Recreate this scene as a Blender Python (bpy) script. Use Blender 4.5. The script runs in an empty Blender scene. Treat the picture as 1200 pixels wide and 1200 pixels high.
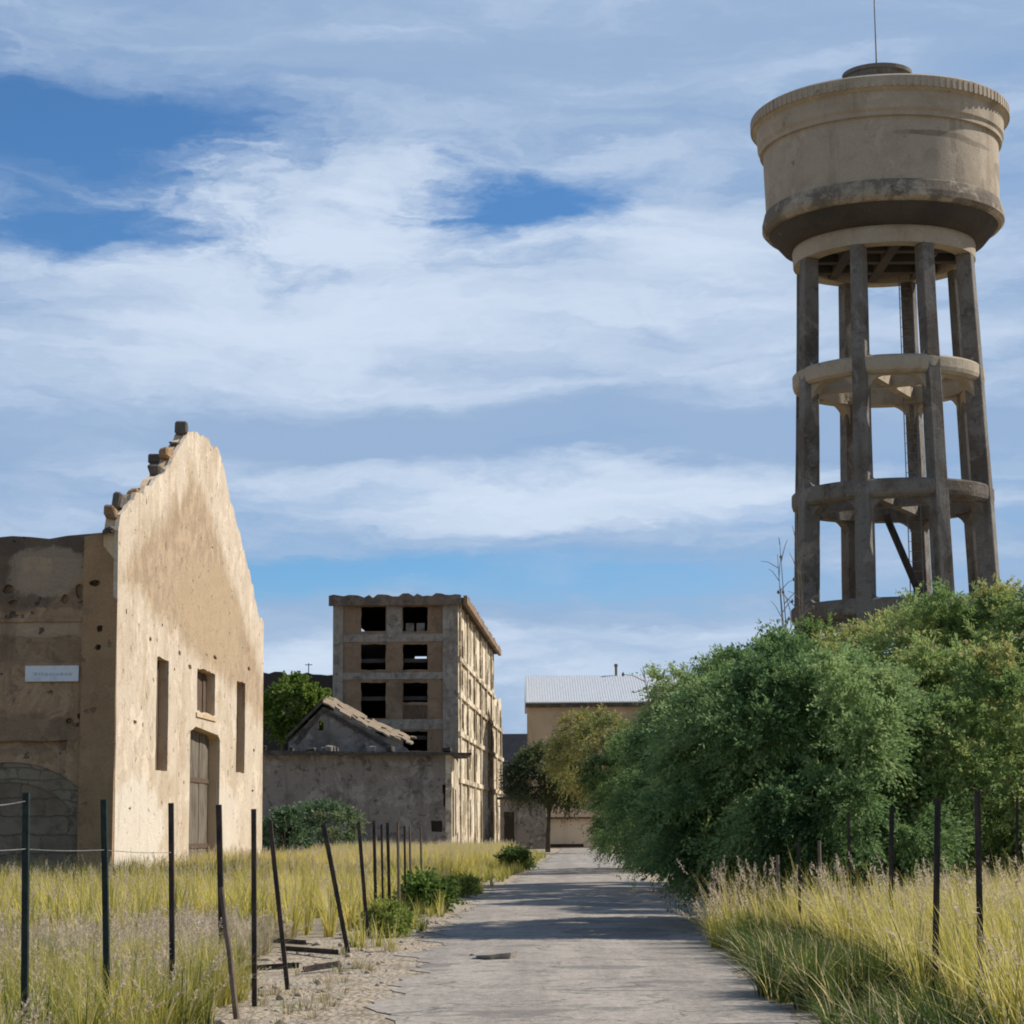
import bpy, bmesh, math, random
import numpy as np
from mathutils import Vector, Matrix, noise as mnoise

random.seed(7)
RNG = np.random.default_rng(11)
scene = bpy.context.scene
COL = scene.collection
R = math.radians

# ------------------------------------------------------------------ camera
F = 2520.0                                   # focal length in photo pixels (1200 wide)
K = F / 2100
PITCH, ROLL = R(9.0), -0.008
SHIFT = (370 - F * math.tan(PITCH)) / 1200
EYE = Vector((0, 0, 1.6))
CM = (Matrix.Rotation(R(90) + PITCH, 4, 'X') @ Matrix.Rotation(ROLL, 4, 'Z'))
cam_d = bpy.data.cameras.new('camera')
cam_d.sensor_width = 36
cam_d.lens = F / 1200 * 36
cam_d.shift_y = SHIFT
cam_d.clip_start = 0.2
cam_d.clip_end = 6000
cam = bpy.data.objects.new('camera', cam_d)
cam.matrix_world = Matrix.Translation(EYE) @ CM
COL.objects.link(cam)
scene.camera = cam


def ray(px, py):
    return (CM.to_3x3() @ Vector(((px - 600) / F, (600 - py) / F + SHIFT * 1200 / F, -1)))


def at(px, py, Y):
    d = ray(px, py)
    return EYE + d * (Y / d.y)


def ground(px, py, z=0.0):
    d = ray(px, py)
    return EYE + d * ((z - EYE.z) / d.z)


class Plane:
    """A vertical wall plane through A along e; px() turns a photo pixel into (s, z) on it."""
    def __init__(self, A, B):
        self.A = Vector((A.x, A.y, 0)); e = Vector((B.x - A.x, B.y - A.y, 0))
        self.L = e.length; self.e = e.normalized()
        self.n = Vector((self.e.y, -self.e.x, 0))          # outward: right of the direction of travel

    def px(self, x, y):
        d = ray(x, y)
        t = (self.A - EYE).dot(self.n) / d.dot(self.n)
        p = EYE + d * t
        return ((p - self.A).dot(self.e), p.z)

    def pt(self, s, z, out=0.0):
        return self.A + self.e * s + self.n * out + Vector((0, 0, z))


# ------------------------------------------------------------------ object helpers
def tag(o, label=None, cat=None, group=None, kind=None):
    if label: o['label'] = label
    if cat: o['category'] = cat
    if group: o['group'] = group
    if kind: o['kind'] = kind
    return o


def thing(name, loc, label, cat, group=None):
    o = bpy.data.objects.new(name, None)
    o.empty_display_size = 0.5
    COL.objects.link(o)
    o.location = loc
    return tag(o, label, cat, group)


def wloc(o):
    v = Vector((0, 0, 0))
    while o is not None:
        v += o.location; o = o.parent
    return v


def mesh_obj(name, verts, faces, mat, parent=None, origin=None, smooth=False, tint=None):
    me = bpy.data.meshes.new(name)
    off = wloc(parent) if parent else Vector((0, 0, 0))
    if parent is None and origin is not None:
        off = Vector(origin)
    if isinstance(verts, np.ndarray):
        v = verts - np.array(off)[None, :]
        k = faces.shape[1]
        me.vertices.add(len(v)); me.vertices.foreach_set('co', v.astype(np.float32).ravel())
        me.loops.add(faces.size); me.loops.foreach_set('vertex_index', faces.astype(np.int32).ravel())
        me.polygons.add(len(faces))
        me.polygons.foreach_set('loop_start', np.arange(0, faces.size, k, dtype=np.int32))
        me.polygons.foreach_set('loop_total', np.full(len(faces), k, dtype=np.int32))
        if tint is not None:
            a = me.attributes.new('tint', 'FLOAT', 'POINT'); a.data.foreach_set('value', tint.astype(np.float32))
        me.update(calc_edges=True)
    else:
        me.from_pydata([tuple(Vector(p) - off) for p in verts], [], faces)
        me.update()
    if mat: me.materials.append(mat)
    if smooth: me.polygons.foreach_set('use_smooth', [True] * len(me.polygons))
    o = bpy.data.objects.new(name, me)
    COL.objects.link(o)
    if parent: o.parent = parent
    elif origin is not None: o.location = origin
    return o


class MB:
    def __init__(self): self.v = []; self.f = []
    def add(self, vs, fs):
        b = len(self.v); self.v += [Vector(p) for p in vs]; self.f += [[i + b for i in q] for q in fs]; return self

    def hexa(self, p):                                     # 8 corners: 4 bottom, 4 top, same order
        return self.add(p, [(3, 2, 1, 0), (4, 5, 6, 7), (0, 1, 5, 4), (1, 2, 6, 5), (2, 3, 7, 6), (3, 0, 4, 7)])

    def box(self, x0, x1, y0, y1, z0, z1):
        return self.hexa([(x0, y0, z0), (x1, y0, z0), (x1, y1, z0), (x0, y1, z0),
                          (x0, y0, z1), (x1, y0, z1), (x1, y1, z1), (x0, y1, z1)])

    def pbox(self, pl, s0, s1, z0, z1, o0, o1):            # box on a wall plane
        q = lambda s, o, z: pl.pt(s, z, o)
        return self.hexa([q(s0, o1, z0), q(s1, o1, z0), q(s1, o0, z0), q(s0, o0, z0),
                          q(s0, o1, z1), q(s1, o1, z1), q(s1, o0, z1), q(s0, o0, z1)])

    def bar(self, a, b, w, d=None, up=(0, 0, 1), w2=None):
        a, b = Vector(a), Vector(b); d = d or w; w2 = w2 or w
        t = (b - a).normalized(); u = t.cross(Vector(up))
        if u.length < 1e-4: u = t.cross(Vector((0, 1, 0)))
        u.normalize(); v = u.cross(t)
        r = lambda p, k: [p - u * w * k / 2 - v * d * k / 2, p + u * w * k / 2 - v * d * k / 2,
                          p + u * w * k / 2 + v * d * k / 2, p - u * w * k / 2 + v * d * k / 2]
        return self.hexa(r(a, 1) + r(b, w2 / w))

    def tube(self, pts, radii, n=7, cap=True):
        pts = [Vector(p) for p in pts]; b = len(self.v)
        for i, p in enumerate(pts):
            t = (pts[min(i + 1, len(pts) - 1)] - pts[max(i - 1, 0)]).normalized()
            u = t.cross(Vector((0.31, 0.95, 0.05))).normalized(); w = t.cross(u)
            for k in range(n):
                a = 2 * math.pi * k / n
                self.v.append(p + (u * math.cos(a) + w * math.sin(a)) * radii[i])
        for i in range(len(pts) - 1):
            for k in range(n):
                k2 = (k + 1) % n
                self.f.append([b + i * n + k, b + i * n + k2, b + (i + 1) * n + k2, b + (i + 1) * n + k])
        if cap:
            self.f.append([b + k for k in range(n)][::-1])
            self.f.append([b + (len(pts) - 1) * n + k for k in range(n)])
        return self

    def lathe(self, c, prof, n=72, close=False, wob=0.0):
        b = len(self.v); m = len(prof)
        for k in range(n):
            a = 2 * math.pi * k / n
            for (r, z) in prof:
                w = 1 + wob * mnoise.noise(Vector((math.cos(a) * 3, math.sin(a) * 3, z * 1.5)))
                self.v.append(Vector((c[0] + math.sin(a) * r * w, c[1] - math.cos(a) * r * w, z)))
        for k in range(n):
            k2 = (k + 1) % n
            for i in range(m if close else m - 1):
                j = (i + 1) % m
                self.f.append([b + k * m + i, b + k2 * m + i, b + k2 * m + j, b + k * m + j])
        return self

    def wall(self, pl, outline, holes, o0, o1):
        """Slab of wall between offsets o0 (outer) and o1 (inner) with holes cut through it."""
        bm = bmesh.new(); loops = []
        for lp in [outline] + list(holes):
            vs = [bm.verts.new((s, z, 0)) for s, z in lp]
            for i in range(len(vs)): bm.edges.new((vs[i], vs[(i + 1) % len(vs)]))
            loops.append(lp)
        bmesh.ops.triangle_fill(bm, use_beauty=True, use_dissolve=False, edges=bm.edges[:], normal=(0, 0, 1))
        bm.verts.index_update()
        co = [(v.co.x, v.co.y) for v in bm.verts]
        tris = [[v.index for v in f.verts] for f in bm.faces]
        bm.free()
        def area(q):
            return sum(co[q[i]][0] * co[q[(i + 1) % 3]][1] - co[q[(i + 1) % 3]][0] * co[q[i]][1] for i in range(3))
        tris = [t if area(t) > 0 else t[::-1] for t in tris]
        n = len(co)
        vs = [pl.pt(s, z, o0) for s, z in co] + [pl.pt(s, z, o1) for s, z in co]
        fs = [t for t in tris] + [[i + n for i in t[::-1]] for t in tris]
        b = 0
        for li, lp in enumerate(loops):
            m = len(lp)
            ar = sum(lp[i][0] * lp[(i + 1) % m][1] - lp[(i + 1) % m][0] * lp[i][1] for i in range(m))
            for i in range(m):
                j = (i + 1) % m
                q = [b + i, b + j, b + j + n, b + i + n]
                if (ar > 0) == (li == 0): q = q[::-1]
                fs.append(q)
            b += m
        return self.add(vs, fs)

    def build(self, name, mat, parent=None, origin=None, smooth=False, bevel=0):
        o = mesh_obj(name, self.v, self.f, mat, parent, origin, smooth)
        if bevel:
            m = o.modifiers.new('bevel', 'BEVEL'); m.width = bevel; m.segments = 1; m.limit_method = 'ANGLE'
        return o


def rect(pl, x0, y0, x1, y1, j=0.0):
    """A rectangular opening given by photo pixels on the wall plane, corners a little worn."""
    s0, z0 = pl.px((x0 + x1) / 2, y1)[0], pl.px((x0 + x1) / 2, y1)[1]
    z1 = pl.px((x0 + x1) / 2, y0)[1]
    ym = (y0 + y1) / 2
    s0, s1 = pl.px(x0, ym)[0], pl.px(x1, ym)[0]
    return rect_sz(s0, s1, z0, z1, j)


def rect_sz(s0, s1, z0, z1, j=0.0):
    if j <= 0: return [(s0, z0), (s1, z0), (s1, z1), (s0, z1)]
    out = []
    cs = [(s0, z0), (s1, z0), (s1, z1), (s0, z1)]
    for i in range(4):
        a, b = cs[i], cs[(i + 1) % 4]
        ln = math.hypot(b[0] - a[0], b[1] - a[1]); n = max(1, int(ln / 0.35))
        for k in range(n):
            t = k / n
            out.append((a[0] + (b[0] - a[0]) * t + random.uniform(-j, j), a[1] + (b[1] - a[1]) * t + random.uniform(-j, j)))
    return out


def rough(line, step, j):
    """Split a polyline finely and jitter it, for a broken masonry edge."""
    out = []
    for i in range(len(line) - 1):
        a, b = line[i], line[i + 1]
        n = max(1, int(math.hypot(b[0] - a[0], b[1] - a[1]) / step))
        for k in range(n):
            t = k / n; m = 0 if (i == 0 and k == 0) else j
            out.append((a[0] + (b[0] - a[0]) * t + random.uniform(-m, m) * 0.6, a[1] + (b[1] - a[1]) * t + random.uniform(-m, m)))
    out.append(line[-1])
    return out


def blob_hole(s, z, w, h):
    n = 9
    return [(s + w / 2 * math.cos(2 * math.pi * k / n) * random.uniform(.75, 1.1),
             z + h / 2 * math.sin(2 * math.pi * k / n) * random.uniform(.75, 1.1)) for k in range(n)]


# ------------------------------------------------------------------ node helpers
class NT:
    def __init__(self, tree): self.t = tree; self.n = tree.nodes; self.l = tree.links
    def node(self, typ, **kw):
        nd = self.n.new(typ)
        for k, v in kw.items(): setattr(nd, k, v)
        return nd
    def put(self, sock, v):
        if hasattr(v, 'is_output') or isinstance(v, bpy.types.NodeSocket): self.l.new(v, sock)
        else:
            if isinstance(v, (tuple, list)) and len(v) == 3 and sock.type == 'RGBA': v = (*v, 1)
            sock.default_value = v
    def m(self, op, a, b=0.0, c=None, clamp=False):
        nd = self.node('ShaderNodeMath', operation=op, use_clamp=clamp)
        self.put(nd.inputs[0], a); self.put(nd.inputs[1], b)
        if c is not None: self.put(nd.inputs[2], c)
        return nd.outputs[0]
    def vm(self, op, a, b):
        nd = self.node('ShaderNodeVectorMath', operation=op)
        self.put(nd.inputs[0], a); self.put(nd.inputs[1], b); return nd.outputs[0]
    def mix(self, f, a, b, mode='MIX'):
        nd = self.node('ShaderNodeMix', data_type='RGBA', blend_type=mode)
        self.put(nd.inputs[0], f); self.put(nd.inputs[6], a); self.put(nd.inputs[7], b); return nd.outputs[2]
    def noise(self, vec, scale, detail=6, rough=0.6, dist=0.0):
        nd = self.node('ShaderNodeTexNoise'); self.put(nd.inputs['Vector'], vec)
        nd.inputs['Scale'].default_value = scale; nd.inputs['Detail'].default_value = detail
        nd.inputs['Roughness'].default_value = rough; nd.inputs['Distortion'].default_value = dist
        return nd.outputs[0]
    def step(self, v, a, b):
        nd = self.node('ShaderNodeMapRange', interpolation_type='SMOOTHSTEP')
        self.put(nd.inputs[0], v); nd.inputs[1].default_value = a; nd.inputs[2].default_value = b; return nd.outputs[0]
    def ramp(self, v, stops):
        nd = self.node('ShaderNodeValToRGB'); self.put(nd.inputs[0], v); r = nd.color_ramp
        while len(r.elements) < len(stops): r.elements.new(0.5)
        for e, (p, c) in zip(r.elements, stops): e.position = p; e.color = (*c, 1)
        return nd.outputs[0]
    def sep(self, v):
        nd = self.node('ShaderNodeSeparateXYZ'); self.put(nd.inputs[0], v); return nd.outputs
    def comb(self, x, y, z):
        nd = self.node('ShaderNodeCombineXYZ')
        for i, q in enumerate((x, y, z)): self.put(nd.inputs[i], q)
        return nd.outputs[0]


def new_mat(name):
    m = bpy.data.materials.new(name); m.use_nodes = True
    t = NT(m.node_tree); b = m.node_tree.nodes['Principled BSDF']
    b.inputs['Specular IOR Level'].default_value = 0.25
    return m, t, b


def bump(t, b, h, strength, dist):
    nd = t.node('ShaderNodeBump'); nd.inputs['Strength'].default_value = strength; nd.inputs['Distance'].default_value = dist
    t.put(nd.inputs['Height'], h); t.l.new(nd.outputs[0], b.inputs['Normal'])


def coords(t): return t.node('ShaderNodeTexCoord').outputs['Object']


def plaster(name, base, patch, streak, pits, scale=1.0, patch_at=(0.48, 0.62), streak_amt=0.6, pit_amt=0.8, rgh=0.95, bmp=0.6, blobs=(), mottle=0.0, area=None):
    """Weathered render: broad patches, rain streaks, pits. blobs = (centre, size, colour, strength): fallen-off areas."""
    m, t, b = new_mat(name); P = coords(t)
    c = t.mix(t.step(t.noise(P, 0.55 * scale, 8, 0.65), *patch_at), base, patch)
    c = t.mix(t.m('MULTIPLY', t.step(t.noise(P, 2.3 * scale, 6, 0.7), 0.5, 0.72), 0.55), c, patch)
    if mottle:
        mo = t.noise(P, 1.5, 9, 0.78, 0.6)
        c = t.mix(t.m('MULTIPLY', t.step(mo, 0.52, 0.62), mottle), c, streak)
        mo2 = t.noise(t.vm('ADD', P, (3.1, 8.2, 1.7)), 0.8, 9, 0.75, 0.5)
        lt = tuple(min(1, x * 1.25 + .03) for x in base)
        c = t.mix(t.m('MULTIPLY', t.step(mo2, 0.53, 0.60), mottle), c, lt)
    if area:                                       # a big patch bounded by straight edges (a, b, c: a*y + b*z + c > 0)
        lines, colr, amt = area; px_, py_, pz_ = t.sep(P); k = None
        wob = t.m('MULTIPLY', t.m('SUBTRACT', t.noise(t.vm('MULTIPLY', P, (1, 1, .6)), 0.9, 8, 0.75), 0.5), 2.6)
        for (a_, b_, c_) in lines:
            v = t.m('ADD', t.m('ADD', t.m('MULTIPLY', py_, a_), t.m('MULTIPLY', pz_, b_)), t.m('ADD', wob, c_))
            v = t.step(v, -.35, .55); k = v if k is None else t.m('MULTIPLY', k, v)
        c = t.mix(t.m('MULTIPLY', k, amt), c, t.mix(t.step(t.noise(P, 1.7, 9, .8), .44, .58), colr, tuple(q * 1.45 for q in colr)))
    for (ctr, size, colr, amt) in blobs:
        d = t.vm('DIVIDE', t.vm('SUBTRACT', P, ctr), size)
        ln = t.node('ShaderNodeVectorMath', operation='LENGTH'); t.put(ln.inputs[0], d)
        v = t.m('ADD', ln.outputs['Value'], t.m('MULTIPLY', t.m('SUBTRACT', t.noise(P, 1.1, 7, 0.7), 0.5), 1.3))
        c = t.mix(t.m('MULTIPLY', t.m('SUBTRACT', 1.0, t.step(v, 0.82, 1.0)), amt), c, colr)
    sv = t.vm('MULTIPLY', P, (1, 1, 0.1))
    c = t.mix(t.m('MULTIPLY', t.step(t.noise(sv, 2.2 * scale, 5, 0.65), 0.52, 0.75), streak_amt), c, streak)
    pn = t.noise(P, 3.4 * scale, 4, 0.55)
    pit = t.step(pn, 0.66, 0.72)
    c = t.mix(t.m('MULTIPLY', pit, pit_amt), c, pits)
    fine = t.noise(P, 22, 5, 0.75)
    c = t.mix(0.28, c, t.ramp(fine, [(0.25, (0.02, 0.02, 0.02)), (0.75, (1, 1, 1))]), 'SOFT_LIGHT')
    t.put(b.inputs['Base Color'], c); b.inputs['Roughness'].default_value = rgh
    h = t.m('ADD', t.m('MULTIPLY', fine, 0.35), t.m('ADD', t.m('MULTIPLY', t.noise(P, 4, 6, 0.7), 0.8), t.m('MULTIPLY', pit, -0.9)))
    bump(t, b, h, bmp, 0.06)
    return m


def simple(name, c1, c2, scale, rough_=0.8, metal=0.0, bmp=0.3, lo=0.4, hi=0.65, stretch=None):
    m, t, b = new_mat(name); P = coords(t)
    if stretch: P = t.vm('MULTIPLY', P, stretch)
    n = t.noise(P, scale, 7, 0.68)
    t.put(b.inputs['Base Color'], t.mix(t.step(n, lo, hi), c1, c2))
    b.inputs['Roughness'].default_value = rough_; b.inputs['Metallic'].default_value = metal
    if bmp: bump(t, b, n, bmp, 0.03)
    return m


def foliage(name, stops, trans=0.3):
    m, t, b = new_mat(name)
    a = t.node('ShaderNodeAttribute', attribute_name='tint').outputs['Fac']
    v = t.m('ADD', a, t.m('MULTIPLY', t.m('SUBTRACT', t.noise(coords(t), 0.9, 3, 0.6), 0.5), 0.5))
    c = t.ramp(v, stops)
    t.put(b.inputs['Base Color'], c); b.inputs['Roughness'].default_value = 0.75
    b.inputs['Specular IOR Level'].default_value = 0.2
    tr = t.node('ShaderNodeBsdfTranslucent'); t.put(tr.inputs[0], c)
    mx = t.node('ShaderNodeMixShader'); mx.inputs[0].default_value = trans
    t.l.new(b.outputs[0], mx.inputs[1]); t.l.new(tr.outputs[0], mx.inputs[2])
    t.l.new(mx.outputs[0], m.node_tree.nodes['Material Output'].inputs[0])
    return m


# ------------------------------------------------------------------ sun and sky
SUN_EL, SUN_AZ = R(40), R(73.5)                # azimuth from +Y towards +X: from the right, a little beyond
sd = Vector((math.sin(SUN_AZ) * math.cos(SUN_EL), math.cos(SUN_AZ) * math.cos(SUN_EL), math.sin(SUN_EL)))
sl = bpy.data.lights.new('sun', 'SUN'); sl.energy = 5.0; sl.angle = R(0.5); sl.color = (1.0, 0.945, 0.86)
so = bpy.data.objects.new('sun', sl); COL.objects.link(so)
so.rotation_euler = (-sd).to_track_quat('-Z', 'Y').to_euler(); so.location = (60, 20, 80)

world = bpy.data.worlds.new('World'); scene.world = world; world.use_nodes = True
t = NT(world.node_tree); bg = world.node_tree.nodes['Background']
sky = t.node('ShaderNodeTexSky', sky_type='NISHITA')
sky.sun_disc = False; sky.sun_elevation = SUN_EL; sky.sun_rotation = SUN_AZ
sky.air_density = 1.0; sky.dust_density = 0.15; sky.ozone_density = 4.5; sky.altitude = 800
hs = t.node('ShaderNodeHueSaturation'); hs.inputs['Saturation'].default_value = 1.08; t.l.new(sky.outputs[0], hs.inputs['Color']); t.put(bg.inputs[0], t.mix(1.0, hs.outputs[0], (0.70, 0.88, 0.98), 'MULTIPLY')); bg.inputs[1].default_value = 0.10
G = t.node('ShaderNodeTexCoord').outputs['Generated']
gx, gy, gz = t.sep(G)
az = t.m('ARCTAN2', gx, gy); el = t.m('ARCSINE', gz)
U = t.m('ADD', t.m('MULTIPLY', az, F / 100), 6.0)           # hundreds of photo pixels, measured as angles
V = t.m('SUBTRACT', 9.7, t.m('MULTIPLY', el, F / 100))
Q = t.comb(U, V, 0.0)
wn = t.noise(t.vm('MULTIPLY', Q, (0.35, 0.9, 1)), 1.0, 6, 0.62)
wn2 = t.noise(t.vm('ADD', t.vm('MULTIPLY', Q, (0.3, 1.0, 1)), (7.3, 2.1, 0)), 1.0, 6, 0.62)
Uw = t.m('ADD', U, t.m('MULTIPLY', t.m('SUBTRACT', wn, 0.5), 3.2))
Vw = t.m('ADD', V, t.m('MULTIPLY', t.m('SUBTRACT', wn2, 0.5), 1.3))


def gauss(cx, cy, sx, sy, w, rot=0.0):
    du, dv = t.m('SUBTRACT', Uw, cx), t.m('SUBTRACT', Vw, cy)
    if rot: dv = t.m('SUBTRACT', dv, t.m('MULTIPLY', du, rot))
    a = t.m('POWER', t.m('ABSOLUTE', t.m('DIVIDE', du, sx)), 2.0)
    b_ = t.m('POWER', t.m('ABSOLUTE', t.m('DIVIDE', dv, sy)), 2.0)
    return t.m('MULTIPLY', t.m('EXPONENT', t.m('MULTIPLY', t.m('ADD', a, b_), -1.0)), w)


def total(items):
    s = items[0]
    for i in items[1:]: s = t.m('ADD', s, i)
    return s


streaks = t.noise(t.vm('MULTIPLY', t.comb(Uw, Vw, 0.0), (0.24, 1.5, 1)), 1.0, 7, 0.53, 0.4)
puffs = t.noise(t.vm('MULTIPLY', t.comb(Uw, Vw, 3.0), (0.8, 2.2, 1)), 1.0, 9, 0.62, 0.4)
wisp = t.step(gauss(3.6, 2.6, 3.2, 1.1, 1.0), 0.1, 0.8)                     # broken, ragged cloud edge low in the big bank
dens = total([t.m('MULTIPLY', t.m('SUBTRACT', streaks, 0.5), 0.9), t.m('MULTIPLY', t.m('SUBTRACT', puffs, 0.5), t.m('ADD', 0.38, t.m('MULTIPLY', wisp, 0.9))),
              gauss(0.4, 1.65, 2.6, 0.75, -0.95, 0.10), gauss(6.2, 2.40, 1.3, 0.42, -1.0), gauss(3.7, 6.75, 2.3, 0.24, -0.75),
              gauss(0.9, 2.8, 1.8, 0.36, -0.55), gauss(7.4, 6.85, 2.4, 0.22, -0.3), gauss(3.4, 2.35, 2.0, 0.55, 0.45),
              gauss(8.1, 2.65, 1.4, 0.42, 0.4), gauss(4.5, 4.3, 6.0, 1.0, 0.4), gauss(7, 0.6, 6, 0.8, 0.25), gauss(6, 7.9, 9, 0.6, 0.4)])
alpha = t.m('MULTIPLY', t.step(t.m('ADD', dens, 0.72), 0.08, 0.84), 0.95)
alpha = t.m('MULTIPLY', alpha, t.m('SUBTRACT', 1.0, t.m('MULTIPLY', t.step(el, 0.5, 0.9), 0.75)))   # clouds thinned overhead, out of view, to lower the fill light
bright = total([gauss(3.3, 2.5, 2.3, 0.8, 0.5), gauss(4.6, 3.9, 6.5, 1.1, 0.55), gauss(8.4, 2.7, 1.6, 0.5, 0.45), gauss(6.5, 5.9, 4.5, 0.45, 0.55),
                t.m('MULTIPLY', t.m('SUBTRACT', puffs, 0.5), t.m('ADD', 0.5, t.m('MULTIPLY', wisp, 0.5))), t.m('MULTIPLY', t.m('SUBTRACT', streaks, 0.5), 1.5),
                gauss(5, 5.2, 9, 0.3, -0.45), gauss(5, 7.9, 9, 0.6, 0.35), 0.15])
ccol = t.mix(t.step(bright, 0.0, 0.9), (0.295, 0.415, 0.605), (0.60, 0.69, 0.82))
bg2 = t.node('ShaderNodeBackground'); t.l.new(ccol, bg2.inputs[0]); bg2.inputs[1].default_value = 0.93
mxs = t.node('ShaderNodeMixShader'); t.put(mxs.inputs[0], alpha)
t.l.new(bg.outputs[0], mxs.inputs[1]); t.l.new(bg2.outputs[0], mxs.inputs[2])
t.l.new(mxs.outputs[0], world.node_tree.nodes['World Output'].inputs[0])

scene.view_settings.view_transform = 'Standard'; scene.view_settings.look = 'None'
scene.view_settings.exposure = 0.25; scene.view_settings.gamma = 1
scene.cycles.use_denoising = True
scene.cycles.max_bounces = 8
scene.cycles.filter_width = 1.9

# ------------------------------------------------------------------ materials
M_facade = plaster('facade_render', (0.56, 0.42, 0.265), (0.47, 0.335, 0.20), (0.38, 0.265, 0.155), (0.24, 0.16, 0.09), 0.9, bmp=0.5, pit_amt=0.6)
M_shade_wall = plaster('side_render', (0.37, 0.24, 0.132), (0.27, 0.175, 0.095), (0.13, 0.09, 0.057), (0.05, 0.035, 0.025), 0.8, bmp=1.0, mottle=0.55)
M_quoin = plaster('pilaster_render', (0.31, 0.195, 0.10), (0.26, 0.16, 0.083), (0.15, 0.10, 0.06), (0.10, 0.07, 0.05), 0.7, streak_amt=0.5, pit_amt=0.6, mottle=0.3)
M_stone_dark = plaster('broken_stone', (0.13, 0.11, 0.09), (0.07, 0.06, 0.05), (0.05, 0.045, 0.04), (0.03, 0.03, 0.03), 2.0)
_tank = dict(streak_amt=0.8, pit_amt=0.6, bmp=0.4, mottle=0.34)
M_conc = plaster('tower_concrete', (0.37, 0.305, 0.225), (0.32, 0.26, 0.185), (0.22, 0.175, 0.125), (0.14, 0.105, 0.07), 0.55, **_tank)
M_conc_grey = plaster('frame_concrete', (0.17, 0.152, 0.13), (0.115, 0.092, 0.07), (0.06, 0.045, 0.035), (0.24, 0.14, 0.07), 0.9, bmp=0.7, mottle=0.6, pit_amt=.9)
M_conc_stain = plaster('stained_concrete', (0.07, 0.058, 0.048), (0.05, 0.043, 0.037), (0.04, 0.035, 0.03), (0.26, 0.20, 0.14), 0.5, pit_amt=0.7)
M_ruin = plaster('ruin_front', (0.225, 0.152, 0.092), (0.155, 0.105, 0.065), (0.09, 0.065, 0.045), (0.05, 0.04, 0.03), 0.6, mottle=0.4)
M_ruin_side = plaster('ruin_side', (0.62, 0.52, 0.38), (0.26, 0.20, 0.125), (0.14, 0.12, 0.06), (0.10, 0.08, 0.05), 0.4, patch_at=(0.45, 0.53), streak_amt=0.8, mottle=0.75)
M_annex = plaster('annex_wall', (0.235, 0.20, 0.165), (0.15, 0.125, 0.10), (0.075, 0.065, 0.055), (0.27, 0.225, 0.18), 0.6, mottle=0.85, bmp=1.0, pit_amt=1.0)
M_eave = simple('dark_eave', (0.05, 0.042, 0.036), (0.11, 0.09, 0.07), 3.0, 0.9)
M_tile = simple('old_roof_tile', (0.27, 0.205, 0.135), (0.13, 0.10, 0.07), 1.6, 0.9, stretch=(1, 3, 1))
M_board = simple('brown_boards', (0.075, 0.048, 0.030), (0.13, 0.085, 0.052), 3.0, 0.85, stretch=(6, 6, 0.6))
M_door = simple('grey_door', (0.16, 0.132, 0.098), (0.085, 0.066, 0.046), 1.6, 0.85, stretch=(2, 2, 0.7))
M_sign = simple('white_sign', (0.62, 0.62, 0.62), (0.50, 0.51, 0.53), 4.0, 0.6, lo=0.45, hi=0.7, bmp=0)
M_ink = simple('faded_ink', (0.36, 0.42, 0.46), (0.46, 0.50, 0.53), 12.0, 0.7, bmp=0)
M_metal_roof = simple('pale_metal_roof', (0.52, 0.54, 0.55), (0.46, 0.47, 0.48), 2.5, 0.5, bmp=0.1, stretch=(4, 0.4, 0.4))
M_far_wall = plaster('far_wall', (0.42, 0.335, 0.235), (0.35, 0.275, 0.185), (0.26, 0.19, 0.12), (0.2, 0.15, 0.1), 0.4)
M_slate = simple('dark_slate', (0.018, 0.019, 0.024), (0.028, 0.028, 0.034), 1.0, 0.7)
M_post = simple('rusty_iron', (0.022, 0.020, 0.020), (0.075, 0.05, 0.038), 9.0, 0.6, 0.3, stretch=(1, 1, 0.3))
M_post_green = simple('green_iron', (0.012, 0.018, 0.016), (0.02, 0.035, 0.028), 9.0, 0.5, 0.2)
M_post_tan = simple('weathered_stake', (0.20, 0.15, 0.11), (0.09, 0.065, 0.05), 7.0, 0.9, stretch=(1, 1, 0.2))
M_wire = simple('galvanised_wire', (0.25, 0.25, 0.25), (0.15, 0.14, 0.13), 30.0, 0.5, 0.7)
M_bark = simple('bark', (0.10, 0.075, 0.055), (0.055, 0.042, 0.032), 6.0, 0.95, stretch=(1, 1, 0.25), bmp=0.8)
M_twig = simple('dry_twig', (0.22, 0.17, 0.12), (0.13, 0.10, 0.075), 9.0, 0.9)
M_stone = plaster('pale_stone', (0.38, 0.31, 0.23), (0.28, 0.225, 0.165), (0.27, 0.22, 0.17), (0.2, 0.17, 0.13), 2.5)
M_slab = plaster('slab_concrete', (0.30, 0.265, 0.225), (0.24, 0.21, 0.175), (0.27, 0.24, 0.2), (0.2, 0.17, 0.14), 3.0)

G_tam = foliage('tamarisk_leaf', [(0.0, (0.06, 0.10, 0.03)), (0.3, (0.17, 0.25, 0.075)), (0.6, (0.29, 0.385, 0.13)), (0.85, (0.40, 0.44, 0.15)), (1.0, (0.42, 0.37, 0.14))], 0.42)
G_tam_dk = foliage('tamarisk_leaf_deep', [(0.0, (0.045, 0.085, 0.032)), (0.35, (0.12, 0.20, 0.07)), (0.7, (0.24, 0.345, 0.13)), (1.0, (0.35, 0.43, 0.17))], 0.38)
G_olive = foliage('olive_leaf', [(0.0, (0.07, 0.08, 0.04)), (0.4, (0.18, 0.21, 0.075)), (0.7, (0.27, 0.28, 0.09)), (1.0, (0.44, 0.38, 0.12))], 0.3)
G_bright = foliage('bright_leaf', [(0.0, (0.07, 0.12, 0.02)), (0.5, (0.15, 0.22, 0.035)), (1.0, (0.24, 0.30, 0.06))], 0.4)
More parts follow.
